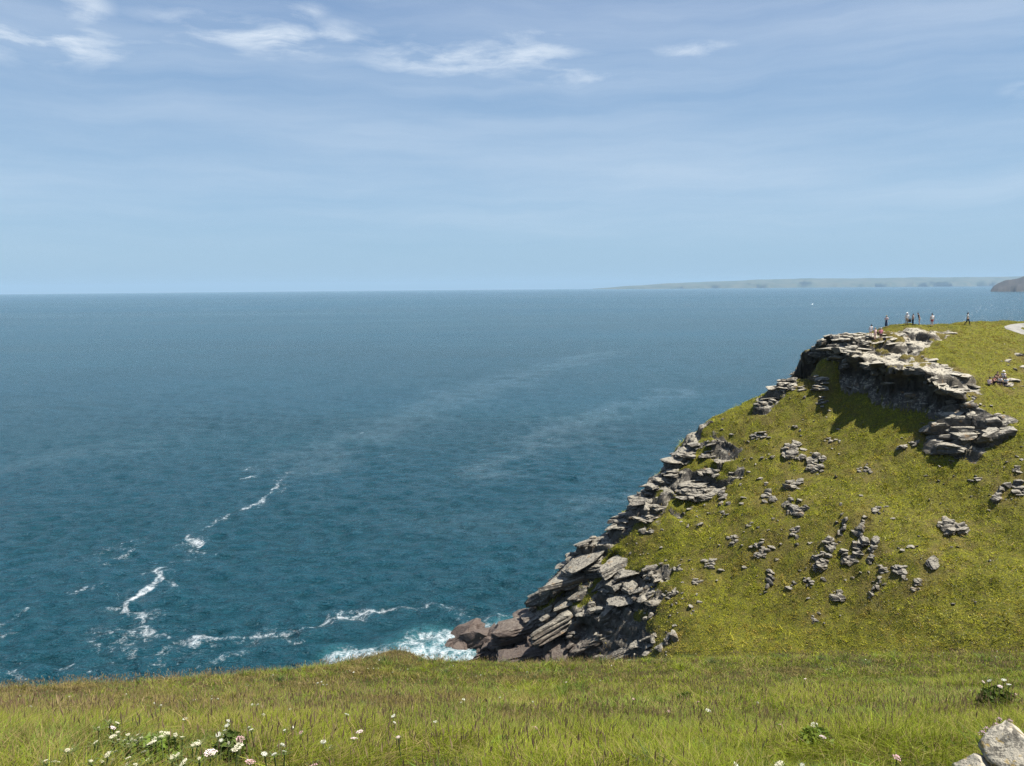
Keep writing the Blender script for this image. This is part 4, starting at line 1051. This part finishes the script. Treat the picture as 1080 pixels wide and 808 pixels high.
for p in ((124, 762), (119, 777), (100, 783), (135, 775), (145, 775), (144, 781), (122, 792), (113, 795), (135, 799), (152, 793)): pts.append((*p, .062, 'c', A))
for p in ((160, 783), (174, 774), (207.5, 784), (184, 797), (192.5, 804)): pts.append((*p, .088, 'c', A))
for p in ((157, 785), (163, 781), (170, 776), (178, 773), (203, 786), (211, 782), (181, 799), (187, 796)): pts.append((*p, .055, 'c', A))
for p in ((21, 734), (18, 740), (33, 745), (73, 735), (87, 731), (91, 733), (133, 732), (163, 742), (170, 744), (205, 738), (223, 734), (223, 737), (230, 737), (242, 720), (260, 721.5), (262, 723), (288, 712)): pts.append((*p, .052, 'w', B))
for p in ((271, 743), (266, 743), (276, 745), (278, 754), (306, 748), (195, 758), (262, 767), (265, 769), (237, 770), (239, 775), (230, 775), (233, 781), (241, 760), (239, 765), (300, 770), (309, 767), (299, 785), (295, 786), (300, 792), (279, 795), (289, 795), (348, 788), (341, 782)): pts.append((*p, .046, 'w', F_))
for p in ((335, 720), (339, 719), (341, 722), (345, 722), (369, 707), (373, 709), (388, 705), (394, 705), (399, 705), (400, 696), (414, 709), (422, 706), (430, 706), (468, 699), (478, 702)): pts.append((*p, .06, 'w', C))
for p in ((480, 717), (483, 715), (502, 713), (507, 712), (421, 731), (486, 741), (489, 738), (527, 735.5), (415, 755), (417, 762), (459, 761), (366, 753), (544, 728), (562, 740), (556, 709), (645, 702), (633, 718)): pts.append((*p, .058, 'w', D))
for p in ((851, 686), (876, 705), (872, 706), (799, 741), (777, 807), (846, 807), (913, 696), (990, 692), (995, 689), (1052, 683), (1050, 693), (734, 689)): pts.append((*p, .055, 'w', E))
for px, py, dia, kd, (lab, grp) in pts: flower(px, py, dia*fr.uniform(.5, .95)*(.72 if kd == 'c' else .95), kd, lab, grp, tilt=.4)
for px, py, dia, kd, lab in ((119, 767, .05, 'q', 'pale pink umbel at the top of the dense white flower patch'), (222, 792, .075, 'q', 'large pale pink umbel at the right end of the dense patch'), (253, 779, .06, 'p', 'mauve pink umbel leaning right of the dense white patch'),
        (250, 788, .075, 'c', 'greenish cream umbel on a thick stem right of the dense patch'), (317, 772, .035, 'p', 'small pink flower right of the dense patch, alone in grass'), (330, 807, .05, 'p', 'pink flower cut by the bottom edge left of centre'),
        (264, 803, .055, 'p', 'brownish pink flat umbel near the bottom edge, left'), (379, 771, .055, 'q', 'upper of two pale pink umbels in brown grass, left of centre'), (373, 778, .05, 'q', 'lower of two pale pink umbels in brown grass, left of centre'),
        (420, 777, .035, 'q', 'tiny pinkish flower right of the two pale pink umbels'), (565, 767, .055, 'p', 'bright pink umbel on a leafy plant near the bottom centre'), (668, 737, .045, 'p', 'small pink flower beside a dark leafy plant, right of centre'),
        (705, 750, .045, 'p', 'pink flower above a leafy stem in the middle right meadow'), (597, 720, .05, 'q', 'faded pinkish umbel in the upper centre meadow'), (747, 749, .075, 'w', 'domed white umbel standing alone in the middle right meadow'),
        (859, 764, .075, 'w', 'broad white umbel leaning on the lower right meadow'), (868, 777, .05, 'q', 'pale pink bud umbel under the broad leaning white one'), (821, 806, .07, 'c', 'large cream umbel touching the bottom edge, right of centre'),
        (823, 764, .04, 'p', 'mauve pink flower left of the broad leaning white umbel'), (736, 740, .04, 'p', 'salmon pink flower up left of the lone domed umbel'), (746, 730, .035, 'p', 'tiny pink flower highest in the middle right grass'),
        (849, 716, .06, 'q', 'pinkish white umbel in the upper right meadow'), (946, 798, .05, 'p', 'mauve flower low in bright grass left of the boulder'), (1023, 728, .035, 'p', 'small mauve flower left of the leafy flowering bush'), (1071, 732, .04, 'p', 'small mauve flower right of the leafy flowering bush')):
    flower(px, py, dia, kd, lab, 'single flowers in the meadow')
def leafy(px, py, wid, hgt, label, seed, n=260, col_=DEEP, name='leafy_plant', group='dark leafy plants in the meadow'):
    """low leafy plant: short branching stems carrying many small cut leaflets"""
    r = np.random.default_rng(seed); b = meadow_hit(px, py)
    t = empty(name, b); tag(t, label, 'plant', group)
    V, L, S, Cc = [], [], [], []; k = 0
    for q in range(n):
        a = r.uniform(0, 6.28); rad = wid*.5*math.sqrt(r.uniform()); z = hgt*(1-.6*(rad/(wid*.5))**2)*r.uniform(.25, 1)
        c = np.array([math.cos(a)*rad, math.sin(a)*rad, z]); s = r.uniform(.02, .042)*min(1.5, .6+wid*1.4)
        d1 = r.normal(size=3)*np.array([1, 1, .45]); d1 /= np.linalg.norm(d1); d2 = np.cross(d1, r.normal(size=3)); d2 /= np.linalg.norm(d2)
        V += [c-d1*s, c+d2*s*.45+d1*s*.1, c+d1*s*1.2, c-d2*s*.45]
        L += [k, k+1, k+2, k+3]; S.append(q*4); k += 4
        cc = (col_*r.uniform(.7, 1.3)+LIME*.25*r.uniform()).tolist()+[1]; Cc += [cc]*4
    lm = mesh_np('foliage', np.array(V), np.array(L), np.array(S), M_LEAF, [('col', 'FLOAT_COLOR', np.array(Cc))])
    link('foliage', lm, t)
    V, F = [], []
    for q in range(9):
        a = r.uniform(0, 6.28); rad = wid*.4*r.uniform(.2, 1); tip = np.array([math.cos(a)*rad, math.sin(a)*rad, hgt*r.uniform(.6, .95)]); kk = len(V)
        for c, rr in ((np.zeros(3), .004), (tip, .002)):
            for m in range(3): V.append(c+rr*np.array([math.cos(m*2.1), math.sin(m*2.1), 0]))
        for m in range(3): F.append([kk+m, kk+(m+1) % 3, kk+3+(m+1) % 3, kk+3+m])
    link('stems', mesh_np('stems', np.array(V), np.array(F), np.arange(len(F))*4, M_STEM), t)
    return t
leafy(1052, 752, .46, .36, 'bushy dark green plant carrying white umbels above the corner boulder', 1, 520)
leafy(565, 790, 0.17, 0.17, 'bright leafy plant under the pink umbel near the bottom centre', 2, 200, GREEN)
leafy(722, 742, 0.26, 0.22, 'dark leafy plant in tall grass right of centre', 3, 240)
leafy(862, 786, 0.26, 0.15, 'low leafy plant beneath the broad leaning white umbel', 4, 260, GREEN)
leafy(985, 717, 0.21, 0.13, 'dark tuft of leaves alone on the upper right meadow', 5, 160)
leafy(245, 800, 0.21, 0.18, 'dark leafy plant at the right of the dense flower patch', 6, 200)
leafy(160, 803, 0.31, 0.15, 'bright green leafy plant under the dense flower patch', 7, 300, GREEN)
leafy(152, 744, 0.39, 0.15, 'dark weed clump in the upper left meadow', 8, 200)
leafy(285, 757, 0.34, 0.15, 'small dark weed in the meadow left of the centre', 9, 170)
leafy(530, 797, 0.21, 0.15, 'green broad-leaved weed near the bottom centre', 10, 220, GREEN)
leafy(824, 778, 0.18, 0.14, 'leafy clump left of the broad leaning white umbel', 12, 170, GREEN)
for px, py, dia, kd, lab in ((1043, 718, .062, 'w', 'white umbel with pink rim on the left of the leafy bush'), (1059, 717, .068, 'w', 'largest white umbel topping the leafy bush'), (1064, 722, .055, 'w', 'white umbel at the right side of the leafy bush'),
        (1055, 723.5, .055, 'q', 'pale pink umbel low in the middle of the leafy bush'), (1037.5, 719, .045, 'q', 'pale pink umbel at the far left of the leafy bush'), (1055, 741, .035, 'p', 'dull pink bud inside the leafy bush')):
    flower(px, py, dia, kd, lab, 'umbels on the leafy bush', hh=.38 if py < 730 else .16)
TH = umbel_mesh('thrift_head', M_THRIFT, 21, .9, 26)
for (px, py, lab) in ((1054, 757, 'mauve thrift flower standing highest behind the corner boulder'), (1065, 759, 'mauve thrift flower on the top edge of the corner boulder'), (1051, 763, 'mauve thrift flower at the left shoulder of the corner boulder'),
                      (1041, 767, 'mauve thrift flower just left of the corner boulder'), (1036, 771, 'mauve thrift flower lowest at left of the corner boulder')):
    h = .24; b = meadow_hit(px, py, h); t = empty('thrift_flower', b); tag(t, lab, 'flower', 'thrift flowers behind the boulder')
    s = link('stem', STEM, t, (0, 0, h)); s.scale = (.3, .3, h); hd = link('flower_head', TH, t, (0, 0, h)); hd.scale = (.045,)*3
# ------------------------------------------------------------------ people on the headland
CLB = BVHTree.FromPolygons([tuple(v) for v in np.concatenate(cliff.v)], [tuple(f) for f in np.concatenate(cliff.f).tolist()])
def stand_at(px, py):
    c = hit_head(px, py, BV); d = ray(px, py); d = d/np.linalg.norm(d)
    h = CLB.ray_cast(Vector(EYE), Vector(d))
    if h[0] is not None and (h[0]-Vector(EYE)).length < np.linalg.norm(c-EYE)+1.5: c = np.array(h[0])
    h = CLB.ray_cast(Vector((c[0], c[1], c[2]+1.2)), Vector((0, 0, -1)))
    z = head_z(c[0], c[1])
    if h[0] is not None and z-0.2 < h[0].z < z+1.0: z = h[0].z
    return np.array([c[0], c[1], z])
def skin(name, nodes, edges, root, mat, sub=2):
    me = bpy.data.meshes.new('skin'); bm = bmesh.new(); lay = bm.verts.layers.skin.verify()
    vs_ = []
    for k, (p, r) in enumerate(nodes):
        v = bm.verts.new(p); v[lay].radius = (r, r) if not isinstance(r, tuple) else r; v[lay].use_root = (k == root); vs_.append(v)
    for a, b in edges: bm.edges.new((vs_[a], vs_[b]))
    bm.to_mesh(me); bm.free()
    o = bpy.data.objects.new('skin', me); col.objects.link(o)
    o.modifiers.new('s', 'SKIN').use_smooth_shade = True
    m = o.modifiers.new('d', 'SUBSURF'); m.levels = m.render_levels = sub
    dg = bpy.context.evaluated_depsgraph_get()
    out = bpy.data.meshes.new_from_object(o.evaluated_get(dg)); out.name = name
    bpy.data.objects.remove(o); bpy.data.meshes.remove(me)
    out.materials.clear(); out.materials.append(mat)
    return out
CLOTH = {}
def cloth(name, c):
    if name not in CLOTH: CLOTH[name] = plain(name, c, .9, .08, 20, .1)
    return CLOTH[name]
SKIN_ = plain('skin', (.55, .34, .25), .6, .05, 15); EYE_ = plain('eye_dark', (.03, .025, .02), .3, .0, 5)
HAIR = {'dark': plain('dark_hair', (.02, .016, .014), .6, .2, 60), 'brown': plain('brown_hair', (.07, .04, .025), .6, .2, 60), 'grey': plain('grey_hair', (.45, .42, .38), .7, .1, 60), 'fair': plain('fair_hair', (.35, .26, .14), .7, .1, 60)}
def joints(pose):
    if pose == 'sit':
        J = dict(pel=(0, .10, .13), wai=(0, .12, .28), che=(0, .05, .50), nb=(0, .0, .66), nk=(0, -.02, .71), h1=(0, -.05, .79), h2=(0, -.06, .87), h3=(0, -.05, .93))
        for s, n in ((-1, 'l'), (1, 'r')):
            J.update({n+'sh': (s*.18, .01, .62), n+'el': (s*.25, -.12, .42), n+'wr': (s*.14, -.32, .40), n+'ha': (s*.10, -.39, .40), n+'hi': (s*.09, .05, .12), n+'kn': (s*.13, -.34, .42), n+'an': (s*.12, -.46, .07), n+'to': (s*.13, -.62, .04)})
        return J
    J = dict(pel=(0, 0, .94), wai=(0, .01, 1.08), che=(0, 0, 1.29), nb=(0, .01, 1.44), nk=(0, 0, 1.49), h1=(0, -.02, 1.56), h2=(0, -.025, 1.64), h3=(0, -.015, 1.70))
    for s, n in ((-1, 'l'), (1, 'r')):
        J.update({n+'sh': (s*.185, .01, 1.40), n+'el': (s*.24, .03, 1.13), n+'wr': (s*.245, -.05, .89), n+'ha': (s*.24, -.07, .81), n+'hi': (s*.09, 0, .88), n+'kn': (s*.10, -.02, .49), n+'an': (s*.11, .03, .08), n+'to': (s*.12, -.14, .04)})
    if pose == 'walk':
        J.update(lkn=(-.09, -.20, .50), lan=(-.09, -.26, .09), lto=(-.09, -.43, .06), rkn=(.09, .06, .47), ran=(.09, .36, .14), rto=(.09, .22, .05), lel=(-.24, .12, 1.14), lwr=(-.25, .16, .91), lha=(-.25, .16, .83), rel=(.24, -.06, 1.14), rwr=(.23, -.24, .95), rha=(.22, -.30, .90))
    if pose == 'phone':
        J.update(lel=(-.23, -.10, 1.15), lwr=(-.12, -.30, 1.26), lha=(-.08, -.36, 1.30), rel=(.23, -.10, 1.15), rwr=(.10, -.30, 1.24), rha=(.05, -.36, 1.28))
    if pose == 'hip':
        J.update(rel=(.36, .05, 1.18), rwr=(.20, -.04, 1.00), rha=(.14, -.08, .98))
    if pose == 'lean':
        for k in ('wai', 'che', 'nb', 'nk', 'h1', 'h2', 'h3', 'lsh', 'rsh', 'lel', 'rel', 'lwr', 'rwr', 'lha', 'rha'):
            x, y, z = J[k]; d = z-.94; a = .32; J[k] = (x, y*math.cos(a)-d*math.sin(a), .94+d*math.cos(a)+y*math.sin(a))
    return J
RAD = dict(pel=.135, wai=.118, che=.145, nb=.075, nk=.055, h1=.078, h2=.095, h3=.062, sh=.062, el=.042, wr=.03, ha=.032, hi=.088, kn=.058, an=.038, to=.034)
def person(px, py, label, rz, pose, top, bottom, length='trousers', hair='dark', long_hair=False, hat=None, scale=1.0, sleeve=.55, group='people on the headland top'):
    loc = stand_at(px, py); t = empty('person', loc, rz); t.scale = (scale,)*3; tag(t, label, 'person', group)
    J = joints(pose); keys = list(J); idx = {k: i for i, k in enumerate(keys)}
    rad = lambda k: RAD[k] if k in RAD else RAD[k[1:]]
    E = [('pel', 'wai'), ('wai', 'che'), ('che', 'nb'), ('nb', 'nk'), ('nk', 'h1'), ('h1', 'h2'), ('h2', 'h3')]
    for n in 'lr': E += [('che', n+'sh'), (n+'sh', n+'el'), (n+'el', n+'wr'), (n+'wr', n+'ha'), ('pel', n+'hi'), (n+'hi', n+'kn'), (n+'kn', n+'an'), (n+'an', n+'to')]
    body = skin('body', [(J[k], rad(k)) for k in keys], [(idx[a], idx[b]) for a, b in E], idx['pel'], SKIN_)
    bm = bmesh.new(); bm.from_mesh(body)
    h1, h2 = np.array(J['h1']), np.array(J['h2'])
    def blob(c, r, sc=(1, 1, 1)):
        q = bmesh.ops.create_icosphere(bm, subdivisions=1, radius=r)
        for v in q['verts']: v.co = Vector((v.co.x*sc[0]+c[0], v.co.y*sc[1]+c[1], v.co.z*sc[2]+c[2]))
    blob(h2+(0, -.098, -.035), .018, (.8, 1.2, 1.3))
    for s in (-1, 1): blob(h2+(s*.095, .0, -.03), .026, (.5, .9, 1.3))
    for n, s in (('l', -1), ('r', 1)):                                    # fingers and a thumb on each hand
        ha = np.array(J[n+'ha']); d = ha-np.array(J[n+'wr']); d = d/np.linalg.norm(d); sd = np.cross(d, (1, 0, 0) if abs(d[0]) < .8 else (0, 0, 1)); sd = sd/np.linalg.norm(sd)
        for q in range(4):
            b = ha+sd*(q-1.5)*.016+d*.015
            for m in range(3): blob(b+d*.024*m*(1-.1*abs(q-1.3)), .0095-.001*m)
        for m in range(3): blob(ha+sd*(.034+.008*m)+d*.014*m, .0105-.001*m)
    bm.to_mesh(body); bm.free(); body.materials.clear(); body.materials.append(SKIN_)
    for p_ in body.polygons: p_.use_smooth = True
    link('body', body, t)
    P = lambda k: np.array(J[k])
    # shirt
    nd = [(J['pel'], .15), (J['wai'], .145), (J['che'], .172), (tuple(P('nb')*.6+P('che')*.4), .11)]; ed = [(0, 1), (1, 2), (2, 3)]
    for n in 'lr':
        k = len(nd); nd += [(J[n+'sh'], .085), (tuple(P(n+'sh')*(1-sleeve)+P(n+'el')*sleeve), .068)]; ed += [(2, k), (k, k+1)]
        if sleeve >= 1: nd[-1] = (J[n+'el'], .06); nd.append((J[n+'wr'], .045)); ed.append((k+1, k+2))
    link('shirt', skin('shirt', nd, ed, 2, top), t)
    fr_ = .55 if length == 'shorts' else 1.0
    nd = [(tuple(P('pel')+(0, 0, .05)), .155), (J['pel'], .158)]; ed = [(0, 1)]
    if length == 'skirt':
        m_k = (P('lkn')+P('rkn'))/2; m_a = (P('lan')+P('ran'))/2
        nd += [(tuple(m_k), .20), (tuple(m_a+(0, 0, .10)), .22)]; ed += [(1, 2), (2, 3)]
    else:
        for n in 'lr':
            k = len(nd); nd += [(J[n+'hi'], .108), (tuple(P(n+'hi')*(1-fr_)+P(n+'kn')*fr_), .088 if fr_ < 1 else .078)]; ed += [(1, k), (k, k+1)]
            if fr_ == 1: nd.append((tuple(P(n+'an')+(0, 0, .03)), .06)); ed.append((k+1, k+2))
    link({'shorts': 'shorts', 'skirt': 'skirt'}.get(length, 'trousers'), skin('trousers', nd, ed, 1, bottom), t)
    for n in 'lr':                                                        # shoes
        a, b = P(n+'an'), P(n+'to')
        link('shoe', skin('shoe', [(tuple(a+(0, .02, -.03)), .052), (tuple(a*.5+b*.5+(0, 0, -.005)), .05), (tuple(b), .042)], [(0, 1), (1, 2)], 1, cloth('dark_shoes', (.05, .045, .045)), 1), t)
    for s in (-1, 1):
        v = i1v*.012+h2+np.array([s*.035, -.089, -.005]); link('eye', mesh_np('eye', v, i1f, np.arange(len(i1f))*3, EYE_), t)
    v3, f3 = ICO[3]
    kp = (v3[:, 2]*.9+v3[:, 1]*.95 > -.12) | (v3[:, 2] > .45)
    hv = v3*np.array([.108, .118, .118])+h2+np.array([0, .012, .02])
    if long_hair:
        low = (v3[:, 1] > -.2); hv[low & (v3[:, 2] < 0), 2] -= .22*np.clip(-v3[low & (v3[:, 2] < 0), 2]*1.4, 0, 1); kp |= low
    hf = f3[kp[f3].all(1)]
    link('hair', mesh_np('hair', hv, hf, np.arange(len(hf))*3, HAIR[hair], smooth_shade=True), t)
    if hat:
        bm = bmesh.new()
        bmesh.ops.create_uvsphere(bm, u_segments=16, v_segments=8, radius=.125)
        for v in bm.verts: v.co.z = max(v.co.z*.95, -.01)
        r1 = bmesh.ops.create_circle(bm, segments=16, radius=.215, cap_ends=True)
        for v in r1['verts']: v.co.z -= .02
        hm = bpy.data.meshes.new('sun_hat'); bm.to_mesh(hm); bm.free(); hm.materials.append(hat)
        o = link('sun_hat', hm, t, tuple(h2+(0, .01, .045)))
    return t
WH, PK, BK, NV, KH, RD, LB, GY_, BE = (cloth(n, c) for n, c in (('white_cotton', (.80, .78, .76)), ('pink_cotton', (.70, .25, .30)), ('black_cloth', (.022, .022, .026)), ('navy_cloth', (.03, .05, .10)), ('khaki_cloth', (.34, .25, .16)),
     ('red_cloth', (.40, .07, .08)), ('light_blue_cotton', (.42, .62, .74)), ('grey_cloth', (.22, .21, .22)), ('pale_pink_cotton', (.72, .52, .50))))
person(934.5, 345.6, 'person in pale top and long navy skirt alone near the cliff edge', 2.6, 'phone', BE, NV, 'skirt', 'fair', sleeve=1)
person(917.8, 358.0, 'person with long black hair in white top and pale shorts', 2.3, 'lean', WH, WH, 'shorts', 'dark', True, scale=.92)
person(922.6, 358.6, 'person in pale pink half hidden behind the pink shirt', 3.4, 'stand', BE, BE, 'shorts', 'fair', scale=.93)
person(928.6, 362.0, 'person in bright pink shirt and black shorts seen from behind', 3.0, 'hip', PK, BK, 'shorts', 'grey', scale=1.0)
person(956.2, 343.0, 'person in white sun hat, white top and khaki trousers', 2.9, 'stand', WH, KH, 'trousers', 'brown', hat=WH, sleeve=.8)
person(962.6, 342.6, 'slim person in dark grey clothes beside the white sun hat', 3.6, 'stand', GY_, BK, 'trousers', 'dark', scale=.88)
person(969.4, 342.8, 'person in black top and tan shorts leaning forward on the skyline', 4.4, 'lean', BK, KH, 'shorts', 'dark', scale=1.0)
person(982.6, 344.6, 'person in white tee and red shorts on the skyline', 3.1, 'stand', WH, RD, 'shorts', 'dark', scale=1.06)
person(1020.2, 342.8, 'person in white top and black trousers walking on the skyline', 1.4, 'walk', WH, BK, 'trousers', 'dark', True)
SG = 'people sitting together on the rock'
person(1043.4, 406.5, 'seated person in white tee hunched at left of the seated group', 2.2, 'sit', BE, NV, 'shorts', 'dark', group=SG)
person(1048.4, 405.0, 'seated dark-haired person in dusky red top within the seated group', 0.5, 'sit', cloth('dusky_red_cloth', (.30, .10, .10)), BK, 'trousers', 'dark', group=SG)
person(1051.4, 400.6, 'seated person with dark hair at the back of the seated group', 0.1, 'sit', BK, KH, 'shorts', 'dark', group=SG)
person(1054.6, 405.4, 'seated person in bright white tee and black trousers, middle of group', -.2, 'sit', WH, BK, 'trousers', 'brown', group=SG)
person(1060.8, 406.4, 'seated person in light blue top at right of the seated group', -.9, 'sit', LB, BK, 'trousers', 'dark', group=SG)
person(1058.0, 399.4, 'seated person in white sun hat at the back right of the group', -.4, 'sit', WH, GY_, 'trousers', 'grey', hat=WH, group=SG)
def bag(px, py, label, dz=0.0, s=1.0):
    b = stand_at(px, py); P = Pile(); r2 = np.random.default_rng(int(px))
    v = i2 = ICO[3][0]; m = np.abs(v).max(1, keepdims=True); P.add(v/m**.55*np.array([.19, .13, .22])*s*(1+.06*(fbm(v*3, 4, 2)-.5))[:, None], 3)
    t = empty('backpack', b+np.array([0, 0, .2*s+dz])); tag(t, label, 'bag')
    o = link('bag_body', P.mesh('bag_body', BK), t)
    for p_ in o.data.polygons: p_.use_smooth = True
    link('strap', skin('strap', [((-.10*s, -.10*s, .2*s), .016), ((-.05*s, -.12*s, .32*s), .016), ((.05*s, -.12*s, .32*s), .016), ((.10*s, -.10*s, .2*s), .016)], [(0, 1), (1, 2), (2, 3)], 0, BK, 1), t)
    return t
bag(932.8, 361.2, 'black bag on the rock beside the pink-shirted person')
bag(959.2, 343.0, 'black bag hanging at hip height beside the white sun hat', .42, 1.0)

# ------------------------------------------------------------------ small motorboat far out
def boat(px, py):
    x, y = sea_pt(px, py); z = -(x*x+y*y)/(2*REARTH)
    t = empty('motorboat', (x, y, z+.1), R_(62)); tag(t, 'tiny white motorboat with a wake far out on the sea', 'boat')
    bm = bmesh.new(); rows = []
    for s, w, hz_ in ((-3.6, 1.15, .85), (-1.5, 1.3, .9), (1.0, 1.2, 1.05), (2.8, .7, 1.3), (3.9, .05, 1.5)):
        rows.append([bm.verts.new(v) for v in ((s, -w, hz_), (s, -w*.75, .1), (s, 0, -.3), (s, w*.75, .1), (s, w, hz_))])
    for a, b in zip(rows[:-1], rows[1:]):
        for k in range(4): bm.faces.new((a[k], a[k+1], b[k+1], b[k]))
        bm.faces.new((a[4], a[0], b[0], b[4]))
    bm.faces.new(rows[0]); bmesh.ops.recalc_face_normals(bm, faces=bm.faces)
    me = bpy.data.meshes.new('hull'); bm.to_mesh(me); bm.free(); me.materials.append(WH); link('hull', me, t)
    bm = bmesh.new(); bmesh.ops.create_cube(bm, size=1)
    for v in bm.verts: v.co = Vector((v.co.x*(2.4 if v.co.z < 0 else 1.6)+.4, v.co.y*1.5, v.co.z*1.5+1.7))
    bmesh.ops.bevel(bm, geom=list(bm.edges), offset=.12, segments=2, affect='EDGES')
    me = bpy.data.meshes.new('cabin'); bm.to_mesh(me); bm.free(); me.materials.append(WH); link('cabin', me, t)
    n = 24; V = []
    for k in range(n):
        s = -3.5-k*0.9; w = .7+k*.09; jj = rng.normal(0, .15)
        V.append([(s, -w+jj, .06), (s, -w*.3, .14), (s, w*.3, .14), (s, w+jj, .06)])
    link('wake', grid_mesh('wake', np.array(V), plain('wake_foam', (.8, .82, .83), .9, .1, 2)), t)
boat(857, 321)

# ------------------------------------------------------------------ haze over the whole bay
bm = bmesh.new(); bmesh.ops.create_cube(bm, size=1)
for v in bm.verts: v.co = Vector((v.co.x*84000, v.co.y*84000, -118+(v.co.z+.5)*(118+330)))
hm = bpy.data.meshes.new('haze'); bm.to_mesh(hm); bm.free()
m = bpy.data.materials.new('haze'); m.use_nodes = True; m.node_tree.nodes.clear(); ht = NT(m.node_tree)
pv = ht.n('ShaderNodeVolumePrincipled'); pv.inputs['Color'].default_value = (.43, .61, .77, 1); pv.inputs['Density'].default_value = HAZE_DENSITY
pv.inputs['Anisotropy'].default_value = 0.0
ho = ht.n('ShaderNodeOutputMaterial'); ht.l.new(pv.outputs[0], ho.inputs['Volume'])
hm.materials.append(m); tag(link('haze', hm), 'thin blue sea haze over the whole bay', 'haze', kind='stuff')
